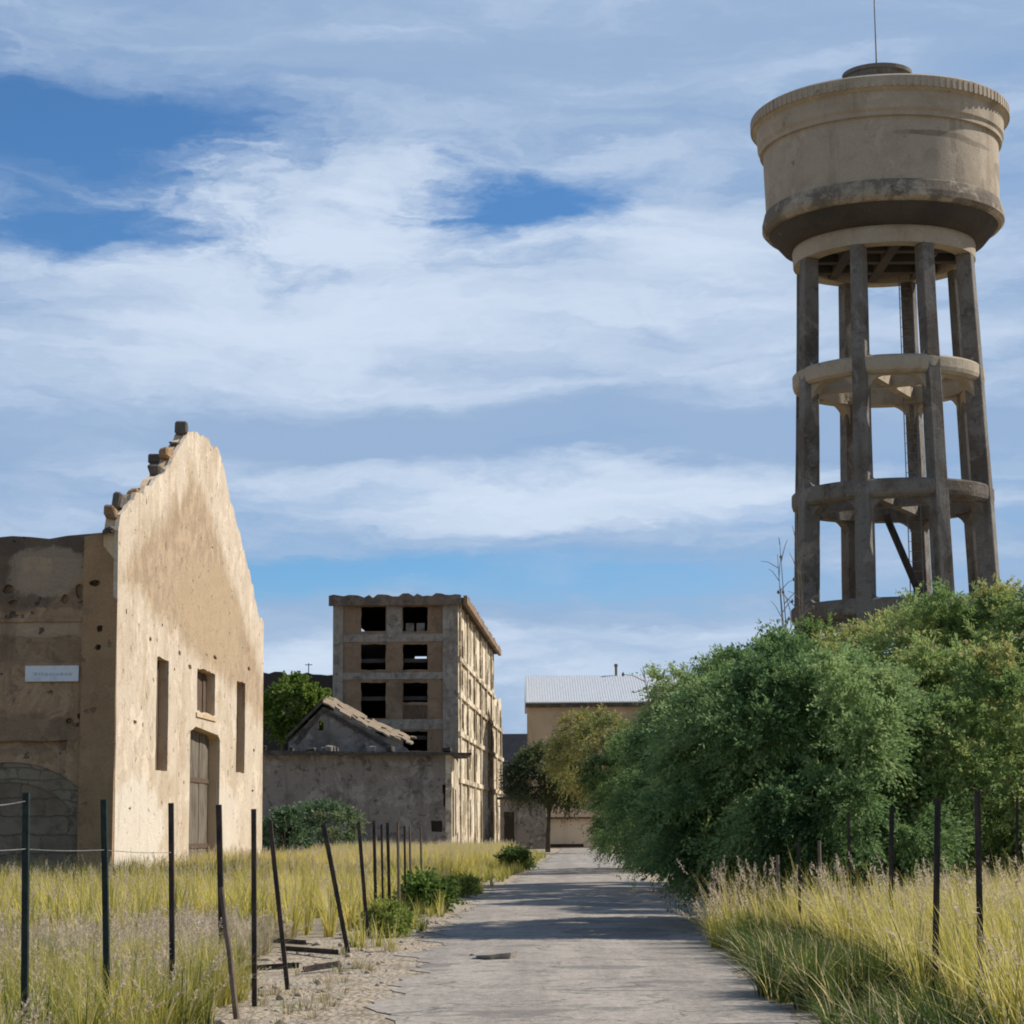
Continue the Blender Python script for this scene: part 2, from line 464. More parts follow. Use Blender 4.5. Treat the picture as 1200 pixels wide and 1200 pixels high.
G_shrub = foliage('shrub_leaf', [(0.0, (0.06, 0.10, 0.05)), (0.5, (0.13, 0.20, 0.095)), (1.0, (0.26, 0.28, 0.14))], 0.3)
G_weed = foliage('weed_leaf', [(0.0, (0.05, 0.09, 0.022)), (0.5, (0.15, 0.23, 0.045)), (1.0, (0.32, 0.33, 0.08))], 0.35)
GRASS = [(0.0, (0.05, 0.085, 0.02)), (0.25, (0.17, 0.20, 0.04)), (0.5, (0.55, 0.475, 0.10)), (0.72, (0.66, 0.545, 0.18)), (0.88, (0.60, 0.50, 0.31)), (1.0, (0.54, 0.43, 0.35))]
G_grass = foliage('grass_blade', GRASS, 0.5)
G_dry = foliage('dry_grass_blade', [(0.0, (0.17, 0.17, 0.05)), (0.35, (0.38, 0.32, 0.16)), (0.7, (0.52, 0.43, 0.28)), (1.0, (0.60, 0.50, 0.38))], 0.3)


def ground_mat():
    m, t, b = new_mat('dry_soil'); P = coords(t)
    c = t.mix(t.step(t.noise(P, 0.12, 6, 0.6), 0.4, 0.65), (0.34, 0.275, 0.195), (0.27, 0.22, 0.135))
    c = t.mix(t.step(t.noise(P, 1.3, 7, 0.7), 0.45, 0.68), c, (0.42, 0.36, 0.275))
    c = t.mix(t.step(t.noise(P, 5.5, 6, 0.75), 0.55, 0.7), c, (0.17, 0.14, 0.09))
    t.put(b.inputs['Base Color'], c); b.inputs['Roughness'].default_value = 1
    bump(t, b, t.m('ADD', t.noise(P, 5, 8, 0.75), t.m('MULTIPLY', t.noise(P, 26, 4, 0.7), 0.4)), 0.9, 0.08)
    return m


def verge_mat():
    m, t, b = new_mat('sandy_verge'); P = coords(t)
    c = t.mix(t.step(t.noise(P, 0.9, 7, 0.65), 0.42, 0.62), (0.36, 0.295, 0.215), (0.43, 0.33, 0.215))
    v = t.node('ShaderNodeTexVoronoi'); t.put(v.inputs['Vector'], P); v.inputs['Scale'].default_value = 16
    c = t.mix(0.28, c, t.ramp(t.sep(v.outputs['Color'])[0], [(0.1, (0.19, 0.16, 0.125)), (0.9, (0.56, 0.50, 0.42))]))
    c = t.mix(t.m('MULTIPLY', t.step(t.noise(P, 2.6, 6, 0.7), 0.52, 0.60), 0.7), c, (0.21, 0.165, 0.10))
    t.put(b.inputs['Base Color'], c); b.inputs['Roughness'].default_value = 1
    bump(t, b, t.m('SUBTRACT', t.noise(P, 7, 7, 0.75), v.outputs['Distance']), 0.9, 0.05)
    return m


def road_mat():
    m, t, b = new_mat('worn_asphalt'); P = coords(t)
    Ps = t.vm('MULTIPLY', P, (1, 0.35, 1))
    c = t.mix(t.step(t.noise(Ps, 0.8, 8, 0.7), 0.44, 0.56), (0.29, 0.25, 0.208), (0.37, 0.32, 0.265))
    c = t.mix(t.m('MULTIPLY', t.step(t.noise(P, 1.9, 7, 0.75), 0.53, 0.60), 0.85), c, (0.14, 0.13, 0.112))
    c = t.mix(t.m('MULTIPLY', t.step(t.noise(P, 3.3, 7, 0.75), 0.56, 0.62), 0.85), c, (0.44, 0.38, 0.30))
    rx_, ry_, rz_ = t.sep(P)
    ctr_ = t.m('SUBTRACT', t.m('SUBTRACT', rx_, t.m('MULTIPLY', ry_, 0.028)), t.m('ADD', 0.25, t.m('MULTIPLY', t.m('SUBTRACT', t.noise(P, .25, 3, .5), .5), .8)))
    rut = t.m('SUBTRACT', 1.0, t.step(t.m('ABSOLUTE', t.m('SUBTRACT', t.m('ABSOLUTE', ctr_), 0.8)), 0.08, 0.42))
    c = t.mix(t.m('MULTIPLY', rut, t.m('MULTIPLY', t.noise(P, .9, 6, .7), 0.7)), c, (0.19, 0.165, 0.14))
    tr_ = t.noise(t.vm('MULTIPLY', P, (2.2, 0.06, 1)), 1.0, 5, 0.6)
    c = t.mix(t.m('MULTIPLY', t.step(tr_, 0.48, 0.66), 0.45), c, (0.17, 0.148, 0.128))
    gr = t.node('ShaderNodeTexVoronoi'); t.put(gr.inputs['Vector'], P); gr.inputs['Scale'].default_value = 28
    c = t.mix(0.35, c, t.ramp(t.sep(gr.outputs['Color'])[0], [(0.1, (0.12, 0.105, 0.09)), (0.9, (0.42, 0.37, 0.31))]))
    pt_ = t.noise(t.vm('ADD', P, (4.2, 1.7, 0)), 0.42, 3, 0.45)          # old repairs, darker with a crisp rim
    c = t.mix(t.m('MULTIPLY', t.step(pt_, 0.585, 0.60), 0.55), c, (0.13, 0.118, 0.105))
    c = t.mix(t.m('MULTIPLY', t.step(t.noise(P, 4.5, 5, 0.7), 0.62, 0.67), 0.7), c, (0.46, 0.395, 0.31))
    fine = t.noise(P, 60, 4, 0.8)
    c = t.mix(0.6, c, t.ramp(fine, [(0.3, (0.1, 0.1, 0.1)), (0.7, (0.9, 0.9, 0.9))]), 'SOFT_LIGHT')
    wp = t.vm('ADD', P, t.comb(t.m('MULTIPLY', t.noise(P, 1.6, 5, 0.6), 0.9), t.m('MULTIPLY', t.noise(P, 1.4, 5, 0.6), 0.9), 0.0))
    v = t.node('ShaderNodeTexVoronoi', feature='DISTANCE_TO_EDGE'); t.put(v.inputs['Vector'], wp); v.inputs['Scale'].default_value = 0.8
    crack = t.m('SUBTRACT', 1.0, t.step(v.outputs[0], 0.004, 0.02))
    c = t.mix(t.m('MULTIPLY', t.m('MULTIPLY', crack, t.step(t.noise(P, 0.7, 3, 0.5), 0.42, 0.55)), 0.8), c, (0.09, 0.08, 0.07))
    t.put(b.inputs['Base Color'], c); b.inputs['Roughness'].default_value = 0.92
    bump(t, b, t.m('ADD', t.m('MULTIPLY', fine, 0.4), t.m('SUBTRACT', t.noise(P, 2.5, 6, 0.7), t.m('MULTIPLY', crack, 0.1))), 0.5, 0.03)
    return m


def block_mat(name, c1, c2, mortar, sx, sz):
    m, t, b = new_mat(name); P = coords(t); x, y, z = t.sep(P)
    w = t.m('MULTIPLY', t.m('SUBTRACT', t.noise(P, 0.9, 5, 0.65), 0.5), 1.1)
    br = t.node('ShaderNodeTexBrick'); t.put(br.inputs['Vector'], t.comb(t.m('ADD', x, w), t.m('ADD', z, t.m('MULTIPLY', w, 0.4)), 0.0))
    br.inputs['Scale'].default_value = 1; br.inputs['Brick Width'].default_value = sx; br.inputs['Row Height'].default_value = sz
    br.inputs['Mortar Size'].default_value = 0.03; br.inputs['Mortar Smooth'].default_value = 0.6
    t.put(br.inputs['Color1'], c1); t.put(br.inputs['Color2'], c2); t.put(br.inputs['Mortar'], mortar)
    c = t.mix(t.step(t.noise(P, 1.0, 7, 0.7), 0.42, 0.6), br.outputs[0], mortar)
    c = t.mix(t.m('MULTIPLY', t.step(t.noise(P, 0.7, 8, 0.75), 0.54, 0.64), .7), c, tuple(q * .5 for q in mortar))
    t.put(b.inputs['Base Color'], c); b.inputs['Roughness'].default_value = 1
    bump(t, b, t.m('SUBTRACT', t.noise(P, 6, 6, 0.7), br.outputs['Fac']), 0.8, 0.05)
    return m


M_blocks = block_mat('grey_stone_blocks', (0.235, 0.185, 0.125), (0.20, 0.155, 0.105), (0.165, 0.125, 0.082), 1.3, 0.5)
M_arch = block_mat('arch_stone', (0.27, 0.22, 0.15), (0.235, 0.19, 0.13), (0.19, 0.15, 0.1), 0.8, 0.3)

# ------------------------------------------------------------------ ground, road, verge
def sheet(name, xs, ys, mat, zf):
    vs = [(x, y, zf(x, y)) for y in ys for x in xs]; n = len(xs)
    fs = [[j * n + i, j * n + i + 1, (j + 1) * n + i + 1, (j + 1) * n + i] for j in range(len(ys) - 1) for i in range(n - 1)]
    o = mesh_obj(name, vs, fs, mat); o['kind'] = 'structure'; return o


def poly_x(table, y):
    if y <= table[0][0]: return table[0][1]
    for (a, xa), (b, xb) in zip(table, table[1:]):
        if y <= b: return xa + (xb - xa) * (y - a) / (b - a)
    return table[-1][1]


ROAD_L = [(y * K, x) for y, x in [(0, -1.1), (14, -1.2), (26, -1.25), (42, -0.75), (60, 0.2), (84, 1.3), (125, 3.1), (140, 3.6)]]
ROAD_R = [(y * K, x) for y, x in [(0, 1.9), (14, 2.25), (26, 2.75), (42, 3.5), (84, 5.0), (125, 6.8), (140, 7.2)]]


def nz(x, y, s, k=0): return mnoise.noise(Vector((x * s + k * 9.7, y * s - k * 3.1, k * 5.3)))


def ground_z(x, y):
    """Flat under and beside the road, gently uneven off it."""
    l, r = poly_x(ROAD_L, y), poly_x(ROAD_R, y)
    d = max(l - 1.2 - x, x - r - 0.3, 0)
    return min(1, d / 3) * (0.06 * nz(x, y, 0.45) + 0.05 * nz(x, y, 1.3, 2))


xs = [-3000, -800, -250, -90, -45] + list(np.arange(-26, 26.01, 0.5)) + [45, 90, 250, 800, 3000]
ys = [-3000, -600, -100, -20] + list(np.arange(2, 90.01, 0.6)) + list(range(93, 190, 3)) + [200, 300, 600, 1500, 5000]
sheet('ground', xs, ys, ground_mat(), lambda x, y: ground_z(x, y) - 0.004 if abs(x) < 30 and 0 < y < 92 else -0.004)


def strip(name, lf, rf, y0, y1, dy, mat, z, n=10, jl=0.12, jr=0.1, crown=0.0):
    ys_ = np.arange(y0, y1 + 1e-3, dy); vs = []; fs = []
    for y in ys_:
        l = lf(y) + jl * (nz(0, y, 0.9, 1) + nz(3, y, 2.3, 2)); r = rf(y) + jr * (nz(7, y, 0.8, 3) + nz(9, y, 2.1, 4))
        for i in range(n):
            k = i / (n - 1); x = l + (r - l) * k
            vs.append((x, y, z + crown * (1 - (2 * k - 1) ** 2)))
    fs = [[j * n + i, j * n + i + 1, (j + 1) * n + i + 1, (j + 1) * n + i] for j in range(len(ys_) - 1) for i in range(n - 1)]
    o = mesh_obj(name, vs, fs, mat, smooth=True); o['kind'] = 'structure'; return o


strip('verge', lambda y: poly_x([(0, -3.6), (15, -4.0), (26, -3.6), (36, -2.4), (53, -1.7), (168, 1.6)], y), lambda y: poly_x(ROAD_R, y) + 0.45, 0, 168, 0.4,
      verge_mat(), 0.004, jl=0.35, jr=0.25)
strip('road', lambda y: poly_x(ROAD_L, y), lambda y: poly_x(ROAD_R, y), -4, 166, 0.3, road_mat(), 0.012, n=14, jl=0.3, jr=0.2, crown=0.02)

# ------------------------------------------------------------------ ruined hall on the left
A = at(138.5, 800, 50.0 * K)
Bx = at(309, 800, 71.0 * K)
FA = Plane(A, Bx)
hall = thing('ruined_hall', (A.x, A.y, 0), 'roofless ochre plastered hall with a broken stepped gable facing the road', 'ruin')
zb = -0.3
left = [FA.px(x + random.uniform(-1, 1), y + random.uniform(-1.5, 1.5)) for x, y in [(139, 622), (141, 604), (147, 598), (151, 592), (158, 586), (160, 578), (168, 577), (171, 570), (178, 568),
                                 (183, 560), (192, 556), (195, 549), (201, 546), (204, 534), (209, 527), (213, 520), (218, 514), (221, 507)]]
right = [FA.px(x, y) for x, y in [(229, 506), (238, 512), (250, 522), (257, 528), (263, 552), (270, 588), (276, 610), (284, 640), (291, 662), (297, 690), (302, 722), (309, 730)]]
slope_top = rough(right, 0.45, 0.17)
outline = [(0, zb), (FA.L, zb)] + slope_top[::-1] + left[::-1]
op_left = rect(FA, 183, 771, 197, 903, 0.03)
op_right = rect(FA, 277, 799, 287, 906, 0.03)
op_mid = rect(FA, 231, 786, 252, 836, 0.04)
d0, d1 = FA.px(222, 930)[0], FA.px(257, 930)[0]
dz = FA.px(240, 858)[1]
op_door = [(d0, zb + 0.02), (d1, zb + 0.02), (d1, dz - 0.15), (d1 - 0.4, dz), (d0 + 0.9, dz + 0.12), (d0 + 0.3, dz - 0.02), (d0, dz - 0.05)]
cz = FA.px(262, 610)[1]
ctr = FA.pt(FA.px(238, 640)[0], FA.px(238, 600)[1]) - hall.location
def edge(p, q, d):
    dy, dz_ = q[0] - p[0], q[1] - p[1]; ln = math.hypot(dy, dz_)
    a_, b_ = dz_ / ln, -dy / ln
    return (a_, b_, -(a_ * p[0] + b_ * p[1]) - d)


M_facade_g = plaster('gable_render', (0.54, 0.445, 0.335), (0.47, 0.37, 0.26), (0.36, 0.27, 0.18), (0.20, 0.135, 0.08), 0.9, bmp=0.9, pit_amt=0.85, streak_amt=0.55, mottle=0.6,
                     area=([edge(left[1], left[-1], 1.5), edge(right[1], right[-2], 1.6), (0.12, 1.0, -8.6)], (0.29, 0.205, 0.125), 0.85),
                     blobs=[(tuple(ctr + Vector((0, 1.5, -3.3))), (30, 6.5, 2.0), (0.40, 0.29, 0.175), 0.6),
                            (tuple(FA.pt(2.5, 1.6) - hall.location), (30, 4.0, 1.6), (0.62, 0.55, 0.45), 0.85),
                            (tuple(FA.pt(16.5, 1.9) - hall.location), (30, 3.5, 1.3), (0.60, 0.52, 0.42), 0.75)])
pocks = []; zline = FA.px(155, 727)[1]
for k in range(22, 60):                              # shallow holes where the render has fallen off
    ps, pz = random.uniform(.8, FA.L - .8), random.uniform(2.0, 12.0)
    if k > 44: pz = zline + random.uniform(-.25, .25)
    if any(min(p[0] for p in h_) - .6 < ps < max(p[0] for p in h_) + .6 and min(p[1] for p in h_) - .5 < pz < max(p[1] for p in h_) + .5 for h_ in [op_left, op_right, op_mid, op_door]): continue
    if pz > 8.6 and not (6.5 < ps < FA.L * .62): continue
    if any(math.hypot(ps - q[0][0], pz - q[0][1]) < 1.1 for q in pocks): continue
    pocks.append(blob_hole(ps, pz, random.uniform(.12, .7), random.uniform(.06, .2)))
inset = [(s_ + (.04 if s_ < 1 else 0), z_ - .06) for s_, z_ in outline]
MB().wall(FA, inset, [op_left, op_right, op_mid, op_door], -0.1225, -0.42).build('gable_core', M_facade, hall)
w = MB().wall(FA, outline, [op_left, op_right, op_mid, op_door] + pocks, 0, -0.12).build('gable_wall', M_facade_g, hall)
# coping stones left on the steps of the gable
for i in range(0, len(left)):
    s, z = left[i]
    if i in (0, 1, 3, 6, 10, 13, 15, 17) or random.random() < 0.2:
        hh = random.uniform(0.08, 0.34); ww = random.uniform(0.25, 0.7); mb = MB()
        mb.pbox(FA, s - ww * 0.45, s + ww * 0.5, z - 0.12, z + hh, -0.03 - 0.08 * random.random(), -0.38 - 0.08 * random.random())
        mb.v = [p + Vector((random.uniform(-.07, .07), random.uniform(-.12, .12), random.uniform(-.09, .09))) for p in mb.v]
        mb.build('coping_stone', M_stone_dark if random.random() < .75 else M_quoin, hall, bevel=0.06)
YC = A.y + 8.3
c0, c1 = at(175, 566, YC), at(203, 531, YC)
xf = A.x + (YC - A.y) / (Bx.y - A.y) * (Bx.x - A.x)
mb = MB().box(c0.x, xf - 0.46, YC, YC + 1.7, c0.z - 0.9, c1.z - 0.32)  # masonry block behind the gable steps, a chunk of parapet
mb.box(c0.x - 0.03, xf - 0.45, YC - .04, YC + 1.73, c1.z - 0.318, c1.z)
mb.v = [p + Vector((random.uniform(-.04, .04), random.uniform(-.05, .05), random.uniform(-.05, .05))) for p in mb.v]
mb.build('parapet_chunk', M_stone_dark, hall, bevel=0.05)
for hole, (lo, hi) in ((op_left, (183, 197)), (op_right, (277, 287))):
    s0 = min(p[0] for p in hole) - 0.1; s1 = max(p[0] for p in hole) + 0.1; z0 = min(p[1] for p in hole) - 0.1; z1 = max(p[1] for p in hole) + 0.1
    mb = MB(); n = 3
    for k in range(n):
        mb.pbox(FA, s0 + (s1 - s0) * k / n + 0.01, s0 + (s1 - s0) * (k + 1) / n - 0.01, z0, z1, -0.30 - 0.02 * (k % 2), -0.36)
    mb.build('window', M_board, hall)
s0 = min(p[0] for p in op_mid); s1 = max(p[0] for p in op_mid); z0 = min(p[1] for p in op_mid); z1 = max(p[1] for p in op_mid)
mb = MB()
for k in range(5):
    a_, b_ = s0 + (s1 - s0) * k / 5 + 0.015, s0 + (s1 - s0) * (k + 1) / 5 - 0.015
    mb.pbox(FA, a_, b_, z0 - 0.1, z1 + 0.1, -0.30 - 0.03 * (k % 2), -0.36)
mb.build('window', M_board, hall)
mb = MB(); mb.pbox(FA, s0 - 0.15, s1 + 0.1, z0 - 0.16, z0 - 0.02, 0.05, -0.2)
mb.build('window_sill', M_facade, hall)
mb = MB(); nd = 6
for k in range(nd):
    mb.pbox(FA, d0 - 0.1 + (d1 - d0 + .2) * k / nd + 0.008, d0 - 0.1 + (d1 - d0 + .2) * (k + 1) / nd - 0.008, zb, dz + 0.2, -0.385 - 0.015 * (k % 2), -0.45)
dr = mb.build('door', M_door, hall)
mb = MB(); mb.pbox(FA, d0 + 0.1, d1 - 0.1, 1.0, 1.16, -0.36, -0.383); mb.pbox(FA, d0 + 0.1, d1 - 0.1, 3.2, 3.36, -0.36, -0.383)
mb.build('door_rail', M_board, dr)
# side wall towards the camera
SWb = []
for (px_, py_, w_, h_, k_) in [(70, 640, 6.0, .35, .75), (20, 690, 1.3, .8, .5), (80, 655, .5, 1.0, .6), (60, 700, 2.0, .35, .4), (55, 760, 2.2, .5, .35), (30, 860, 1.6, .6, .35), (10, 650, .5, .9, .6)]:
    q_ = at(px_, py_, A.y - .15) - hall.location; SWb.append(((q_.x, q_.y, q_.z), (w_, 30, h_), (0.085, 0.068, 0.055), k_))
for (px_, py_, w_, h_) in [(55, 670, 1.2, .8), (50, 735, 1.6, .3), (115, 720, .5, .4)]:
    q_ = at(px_, py_, A.y - .15) - hall.location; SWb.append(((q_.x, q_.y, q_.z), (w_, 30, h_), (0.40, 0.31, 0.21), .55))
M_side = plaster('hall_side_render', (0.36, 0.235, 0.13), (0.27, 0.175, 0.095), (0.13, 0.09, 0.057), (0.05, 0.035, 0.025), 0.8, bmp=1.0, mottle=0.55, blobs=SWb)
SA = Plane(Vector((A.x - 22.02, A.y - 0.15, 0)), Vector((A.x - .02, A.y - 0.15, 0)))
zt = SA.px(70, 629)[1]
top = rough([(0, zt - 0.5), (12, zt - 0.15), (20, zt), (22, zt + 0.05)], 0.5, 0.07)
holes = []
for (hx, hy, hw, hh) in [(10, 691, .34, .3), (15, 706, .3, .16), (76, 702, .24, .28), (93, 692, .26, .5), (110, 685, .25, .2), (117, 680, .3, .14), (119, 737, .2, .2),
                         (117, 759, .16, .16), (81, 845, .24, .18), (95, 839, .25, .2)]:
    s, z = SA.px(hx, hy); holes.append(blob_hole(s, z, hw, hh))
s, z = SA.px(79, 873); slot = rect_sz(s - 7.0, s, z - 0.10, z + 0.12, 0.03); holes.append(slot)
ac, az_ = SA.px(8, 1010)[0], 0.0
rx, rz = SA.px(122, 960)[0] - ac, SA.px(10, 893)[1]
arch = [(ac - rx, zb + 0.02)] + [(ac - rx * math.cos(math.pi * k / 24), 1.2 + (rz - 1.2) * math.sin(math.pi * k / 24)) for k in range(25)] + [(ac + rx, zb + 0.02)]
arch = arch[::-1]
holes.append(arch)
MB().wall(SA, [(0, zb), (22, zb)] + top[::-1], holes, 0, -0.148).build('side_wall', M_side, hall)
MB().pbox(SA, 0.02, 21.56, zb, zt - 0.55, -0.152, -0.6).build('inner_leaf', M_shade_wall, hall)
inf = [(ac + (p[0] - ac) * 1.01, p[1] + 0.02) for p in arch]
MB().wall(SA, inf, [], -0.09, -0.145).build('arch_infill', M_blocks, hall)
ring_o = [(ac - (rx + .02) * math.cos(math.pi * k / 24), 1.2 + (rz - 1.2 + .02) * math.sin(math.pi * k / 24)) for k in range(25)]
ring_i = [(ac - (rx - .55) * math.cos(math.pi * k / 24), 1.2 + (rz - 1.2 - .55) * math.sin(math.pi * k / 24)) for k in range(25)]
MB().wall(SA, ring_o[::-1] + ring_i, [], -0.045, -0.088).build('arch', M_arch, hall)
p0 = SA.px(97, 760)[0]
MB().wall(SA, [(p0, zb), (22.0, zb), (22.0, zt + 0.02), (21.5, zt + 0.08), (p0 + .3, zt + 0.03), (p0, zt - 0.02)],
          [blob_hole(*SA.px(118, 737), .22, .22), blob_hole(*SA.px(116, 759), .18, .18), blob_hole(*SA.px(112, 684), .35, .2)], 0.15, 0.002).build('pilaster', M_quoin, hall)
p1 = SA.px(40, 760)[0]
MB().pbox(SA, 0.2, p0 - 0.02, SA.px(40, 727)[1] - 0.06, SA.px(40, 727)[1] + 0.06, 0.05, 0.001).build('string_course', M_shade_wall, hall, bevel=0.02)
# back walls
BW = Plane(Vector((A.x - 22, Bx.y - 0.7, 0)), Vector((Bx.x - 0.8, Bx.y - 0.7, 0)))
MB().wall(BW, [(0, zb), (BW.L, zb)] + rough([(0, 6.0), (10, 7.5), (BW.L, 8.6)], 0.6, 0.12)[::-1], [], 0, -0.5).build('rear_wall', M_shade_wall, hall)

sp0, sp1 = SA.px(30, 799), SA.px(93, 780)
sg = thing('wall_sign', SA.pt(sp0[0], sp0[1], 0.0), 'white rectangular board fixed high on the shaded wall of the hall', 'sign')
MB().pbox(SA, sp0[0], sp1[0], sp0[1], sp1[1], 0.075, 0.03).build('board', M_sign, sg)
s = sp0[0] + 0.25
hgt = sp1[1] - sp0[1]
while s < sp1[0] - 0.25:
    wd = random.uniform(0.04, 0.12)
    MB().pbox(SA, s, s + wd, sp0[1] + hgt * 0.36, sp0[1] + hgt * random.uniform(0.52, 0.62), 0.079, 0.076).build('faded_letter', M_ink, sg); s += wd + random.choice([0.03, 0.03, 0.1])
for q in (0.1, 0.9): MB().pbox(SA, sp0[0] + (sp1[0] - sp0[0]) * q - 0.04, sp0[0] + (sp1[0] - sp0[0]) * q + 0.04, sp0[1] + 0.05, sp1[1] - 0.05, 0.029, 0.002).build('bracket', M_post, sg)

# ------------------------------------------------------------------ tall concrete ruin
YF = 140.0 * K
ca, cb = at(390, 800, YF), at(537, 800, YF)
RF = Plane(ca, cb)
RB = at(588, 800, 196.0 * K)
RS = Plane(cb, RB)
ruin = thing('tower_block', (cb.x, cb.y, 0), 'tall gutted concrete block with dark empty window openings on five floors', 'ruin')
zr = RF.px(460, 706)[1]
cols_ = [(423, 452), (472, 501)]
rows_ = [(711, 740), (755, 785), (800, 842), (857, 880)]
holes = []
for ci, (x0, x1) in enumerate(cols_):
    for ri, (y0, y1) in enumerate(rows_):
        if ci == 1 and ri == 2: y1 = 823
        holes.append(rect(RF, x0, y0, x1, y1, 0.035))
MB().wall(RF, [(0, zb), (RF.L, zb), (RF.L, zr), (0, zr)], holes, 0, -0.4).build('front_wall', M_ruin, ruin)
mb = MB()                                     # concrete frame, a few centimetres proud
W_ = RF.L
for (x0, x1) in ((390, 402), (519, 537)):
    mb.pbox(RF, max(0, RF.px(x0, 800)[0]) + (0.0 if x0 == 390 else 0), min(W_, RF.px(x1, 800)[0]), zb, zr, 0.10, 0.002)
fs0, fs1 = RF.px(402, 800)[0] + 0.003, RF.px(519, 800)[0] - 0.003
for (y0, y1) in ((743, 752), (788, 796), (843, 855)):
    mb.pbox(RF, fs0, fs1, RF.px(460, y1)[1], RF.px(460, y0)[1], 0.07, 0.002)
mb.pbox(RF, RF.px(453, 725)[0], RF.px(471, 725)[0], RF.px(460, 742.8)[1], zr - 0.02, 0.06, 0.002)
mb.build('concrete_frame', plaster('ruin_frame', (0.27, 0.235, 0.19), (0.19, 0.155, 0.12), (0.09, 0.075, 0.06), (0.12, 0.09, 0.06), 0.9, mottle=.6), ruin)
mb = MB(); s0, s1 = RF.px(474, 730)[0], RF.px(499, 730)[0]
for k in range(2):
    a_ = s0 + (s1 - s0) * (0.06 + 0.5 * k); mb.pbox(RF, a_, a_ + (s1 - s0) * 0.38, RF.px(486, 740)[1], RF.px(486, 730)[1], -0.15, -0.3)
mb.build('parapet_block', M_conc_grey, ruin)
s0, s1 = RF.px(472, 830)[0], RF.px(501, 830)[0]
MB().pbox(RF, s0, s1, RF.px(486, 843)[1], RF.px(486, 826)[1], 0.012, 0.002).build('infill_panel', M_board, ruin)
# side facing the road
zs = [RS.px(x, y)[1] for x, y in ((537, 706), (578, 764), (588, 822))]
sA, sB = RS.px(579, 800)[0], RS.px(588.5, 900)[0]
zc = RS.px(582, 818)[1]
side = [(0.0, zb), (sB, zb), (sB, zc - 0.6), (sB - 2.5, zc + 0.4), (sA + 2, zc - 0.3), (sA, zc + 0.2), (sA, zr - 0.02), (0.0, zr - 0.02)]
sholes = []; blocked = []
nb = 7
for k in range(nb):
    sc_ = 3.0 + k * (sB - 5.0) / nb
    for zlo, zhi in ((1.0, 4.2), (6.2, 8.6), (9.4, 11.6), (12.4, 14.4), (15.2, 17.2)):
        if zhi > zc - 0.4 and sc_ > sA - 4.0: continue
        if random.random() < 0.3: continue
        q_ = rect_sz(sc_ + random.uniform(0, .6), sc_ + random.uniform(2.2, 3.6), zlo + random.uniform(-.2, .5), zhi + random.uniform(-.5, .2), 0.16)
        sholes.append(q_)
        if random.random() < .5: blocked.append(q_)
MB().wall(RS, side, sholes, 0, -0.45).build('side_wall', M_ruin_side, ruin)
for q_ in blocked:
    MB().pbox(RS, min(p[0] for p in q_) - .2, max(p[0] for p in q_) + .2, min(p[1] for p in q_) - .2, max(p[1] for p in q_) + .2, -.2, -.44).build('blocked_window', M_ruin, ruin)
mb = MB()
for k in range(nb + 1):
    sc_ = 2.0 + k * (sB - 5.0) / nb - 0.9
    if sc_ < 0.1: continue
    zt_ = zr - 0.03 if sc_ < sA - 1 else zc - 0.9
    mb.pbox(RS, sc_, sc_ + 0.8, zb, zt_, 0.14, 0.002)
for z_ in (5.3, 8.9, 11.9, 14.75):
    mb.pbox(RS, 0.12, min(sB, sA if z_ > zc - 1 else sB) - 0.1, z_ - 0.22, z_ + 0.15, 0.18, 0.003)
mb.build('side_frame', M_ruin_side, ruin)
mb = MB()
mb.hexa([RF.pt(-0.25, zr + .01, 0.25), RS.pt(0, zr + .01, 0.42) + RF.n * .25, RS.pt(sA + 0.3, zr + .01, 0.42), RS.pt(sA + 0.3, zr + .01, -10.2),
         RF.pt(-0.25, zr + .32, 0.25), RS.pt(0, zr + .32, 0.42) + RF.n * .25, RS.pt(sA + 0.3, zr + .32, 0.42), RS.pt(sA + 0.3, zr + .32, -10.2)])
mb.build('roof_slab', M_conc_stain, ruin)
FP = Plane(RF.pt(-0.3, 0, 0.28), RF.pt(RF.L + .25, 0, 0.28))
MB().wall(FP, [(0, zr - .28), (FP.L, zr - .28)] + rough([(0, zr + .5), (FP.L * .3, zr + .42), (FP.L * .6, zr + .55), (FP.L, zr + .5)], 0.35, 0.13)[::-1], [], 0.35, 0.0).build('cornice', plaster('ruin_cornice', (0.17, 0.125, 0.09), (0.10, 0.078, 0.06), (0.05, 0.042, 0.035), (0.04, 0.035, 0.03), 0.8, mottle=.6), ruin)
SPp = Plane(RS.pt(-0.2, 0, 0.45), RS.pt(sA + .3, 0, 0.45))
MB().wall(SPp, [(0, zr - .15), (SPp.L, zr - .15)] + rough([(0, zr + .48), (SPp.L * .5, zr + .40), (SPp.L, zr + .5)], 0.7, 0.16)[::-1], [], 0.30, 0.0).build('cornice', M_ruin, ruin)
# inside: floors, back wall with two openings, far side wall
mb = MB()
for z_ in (5.3, 8.7, 11.75, 14.7):
    z_ = z_ - 0.25
    mb.hexa([RF.pt(0.1, z_, -0.42), RS.pt(0.5, z_, -0.47), RS.pt(sA * 0.6, z_, -0.47), RS.pt(sA * 0.6, z_, -9.6),
             RF.pt(0.1, z_ + .3, -0.42), RS.pt(0.5, z_ + .3, -0.47), RS.pt(sA * 0.6, z_ + .3, -0.47), RS.pt(sA * 0.6, z_ + .3, -9.6)])
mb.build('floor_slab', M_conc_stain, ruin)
yb = RS.pt(sA * 0.62, 0).y
RK = Plane(Vector((ca.x - 0.2, yb, 0)), Vector((RS.pt(sA * 0.62, 0, -0.5).x, yb, 0)))
MB().wall(RK, [(0, zb), (RK.L, zb), (RK.L, zr - .02), (0, zr - .02)],
          [rect(RK, 486, 769, 500, 783), rect(RK, 479, 818, 501, 827)], 0, -0.4).build('inner_wall', M_conc_stain, ruin)
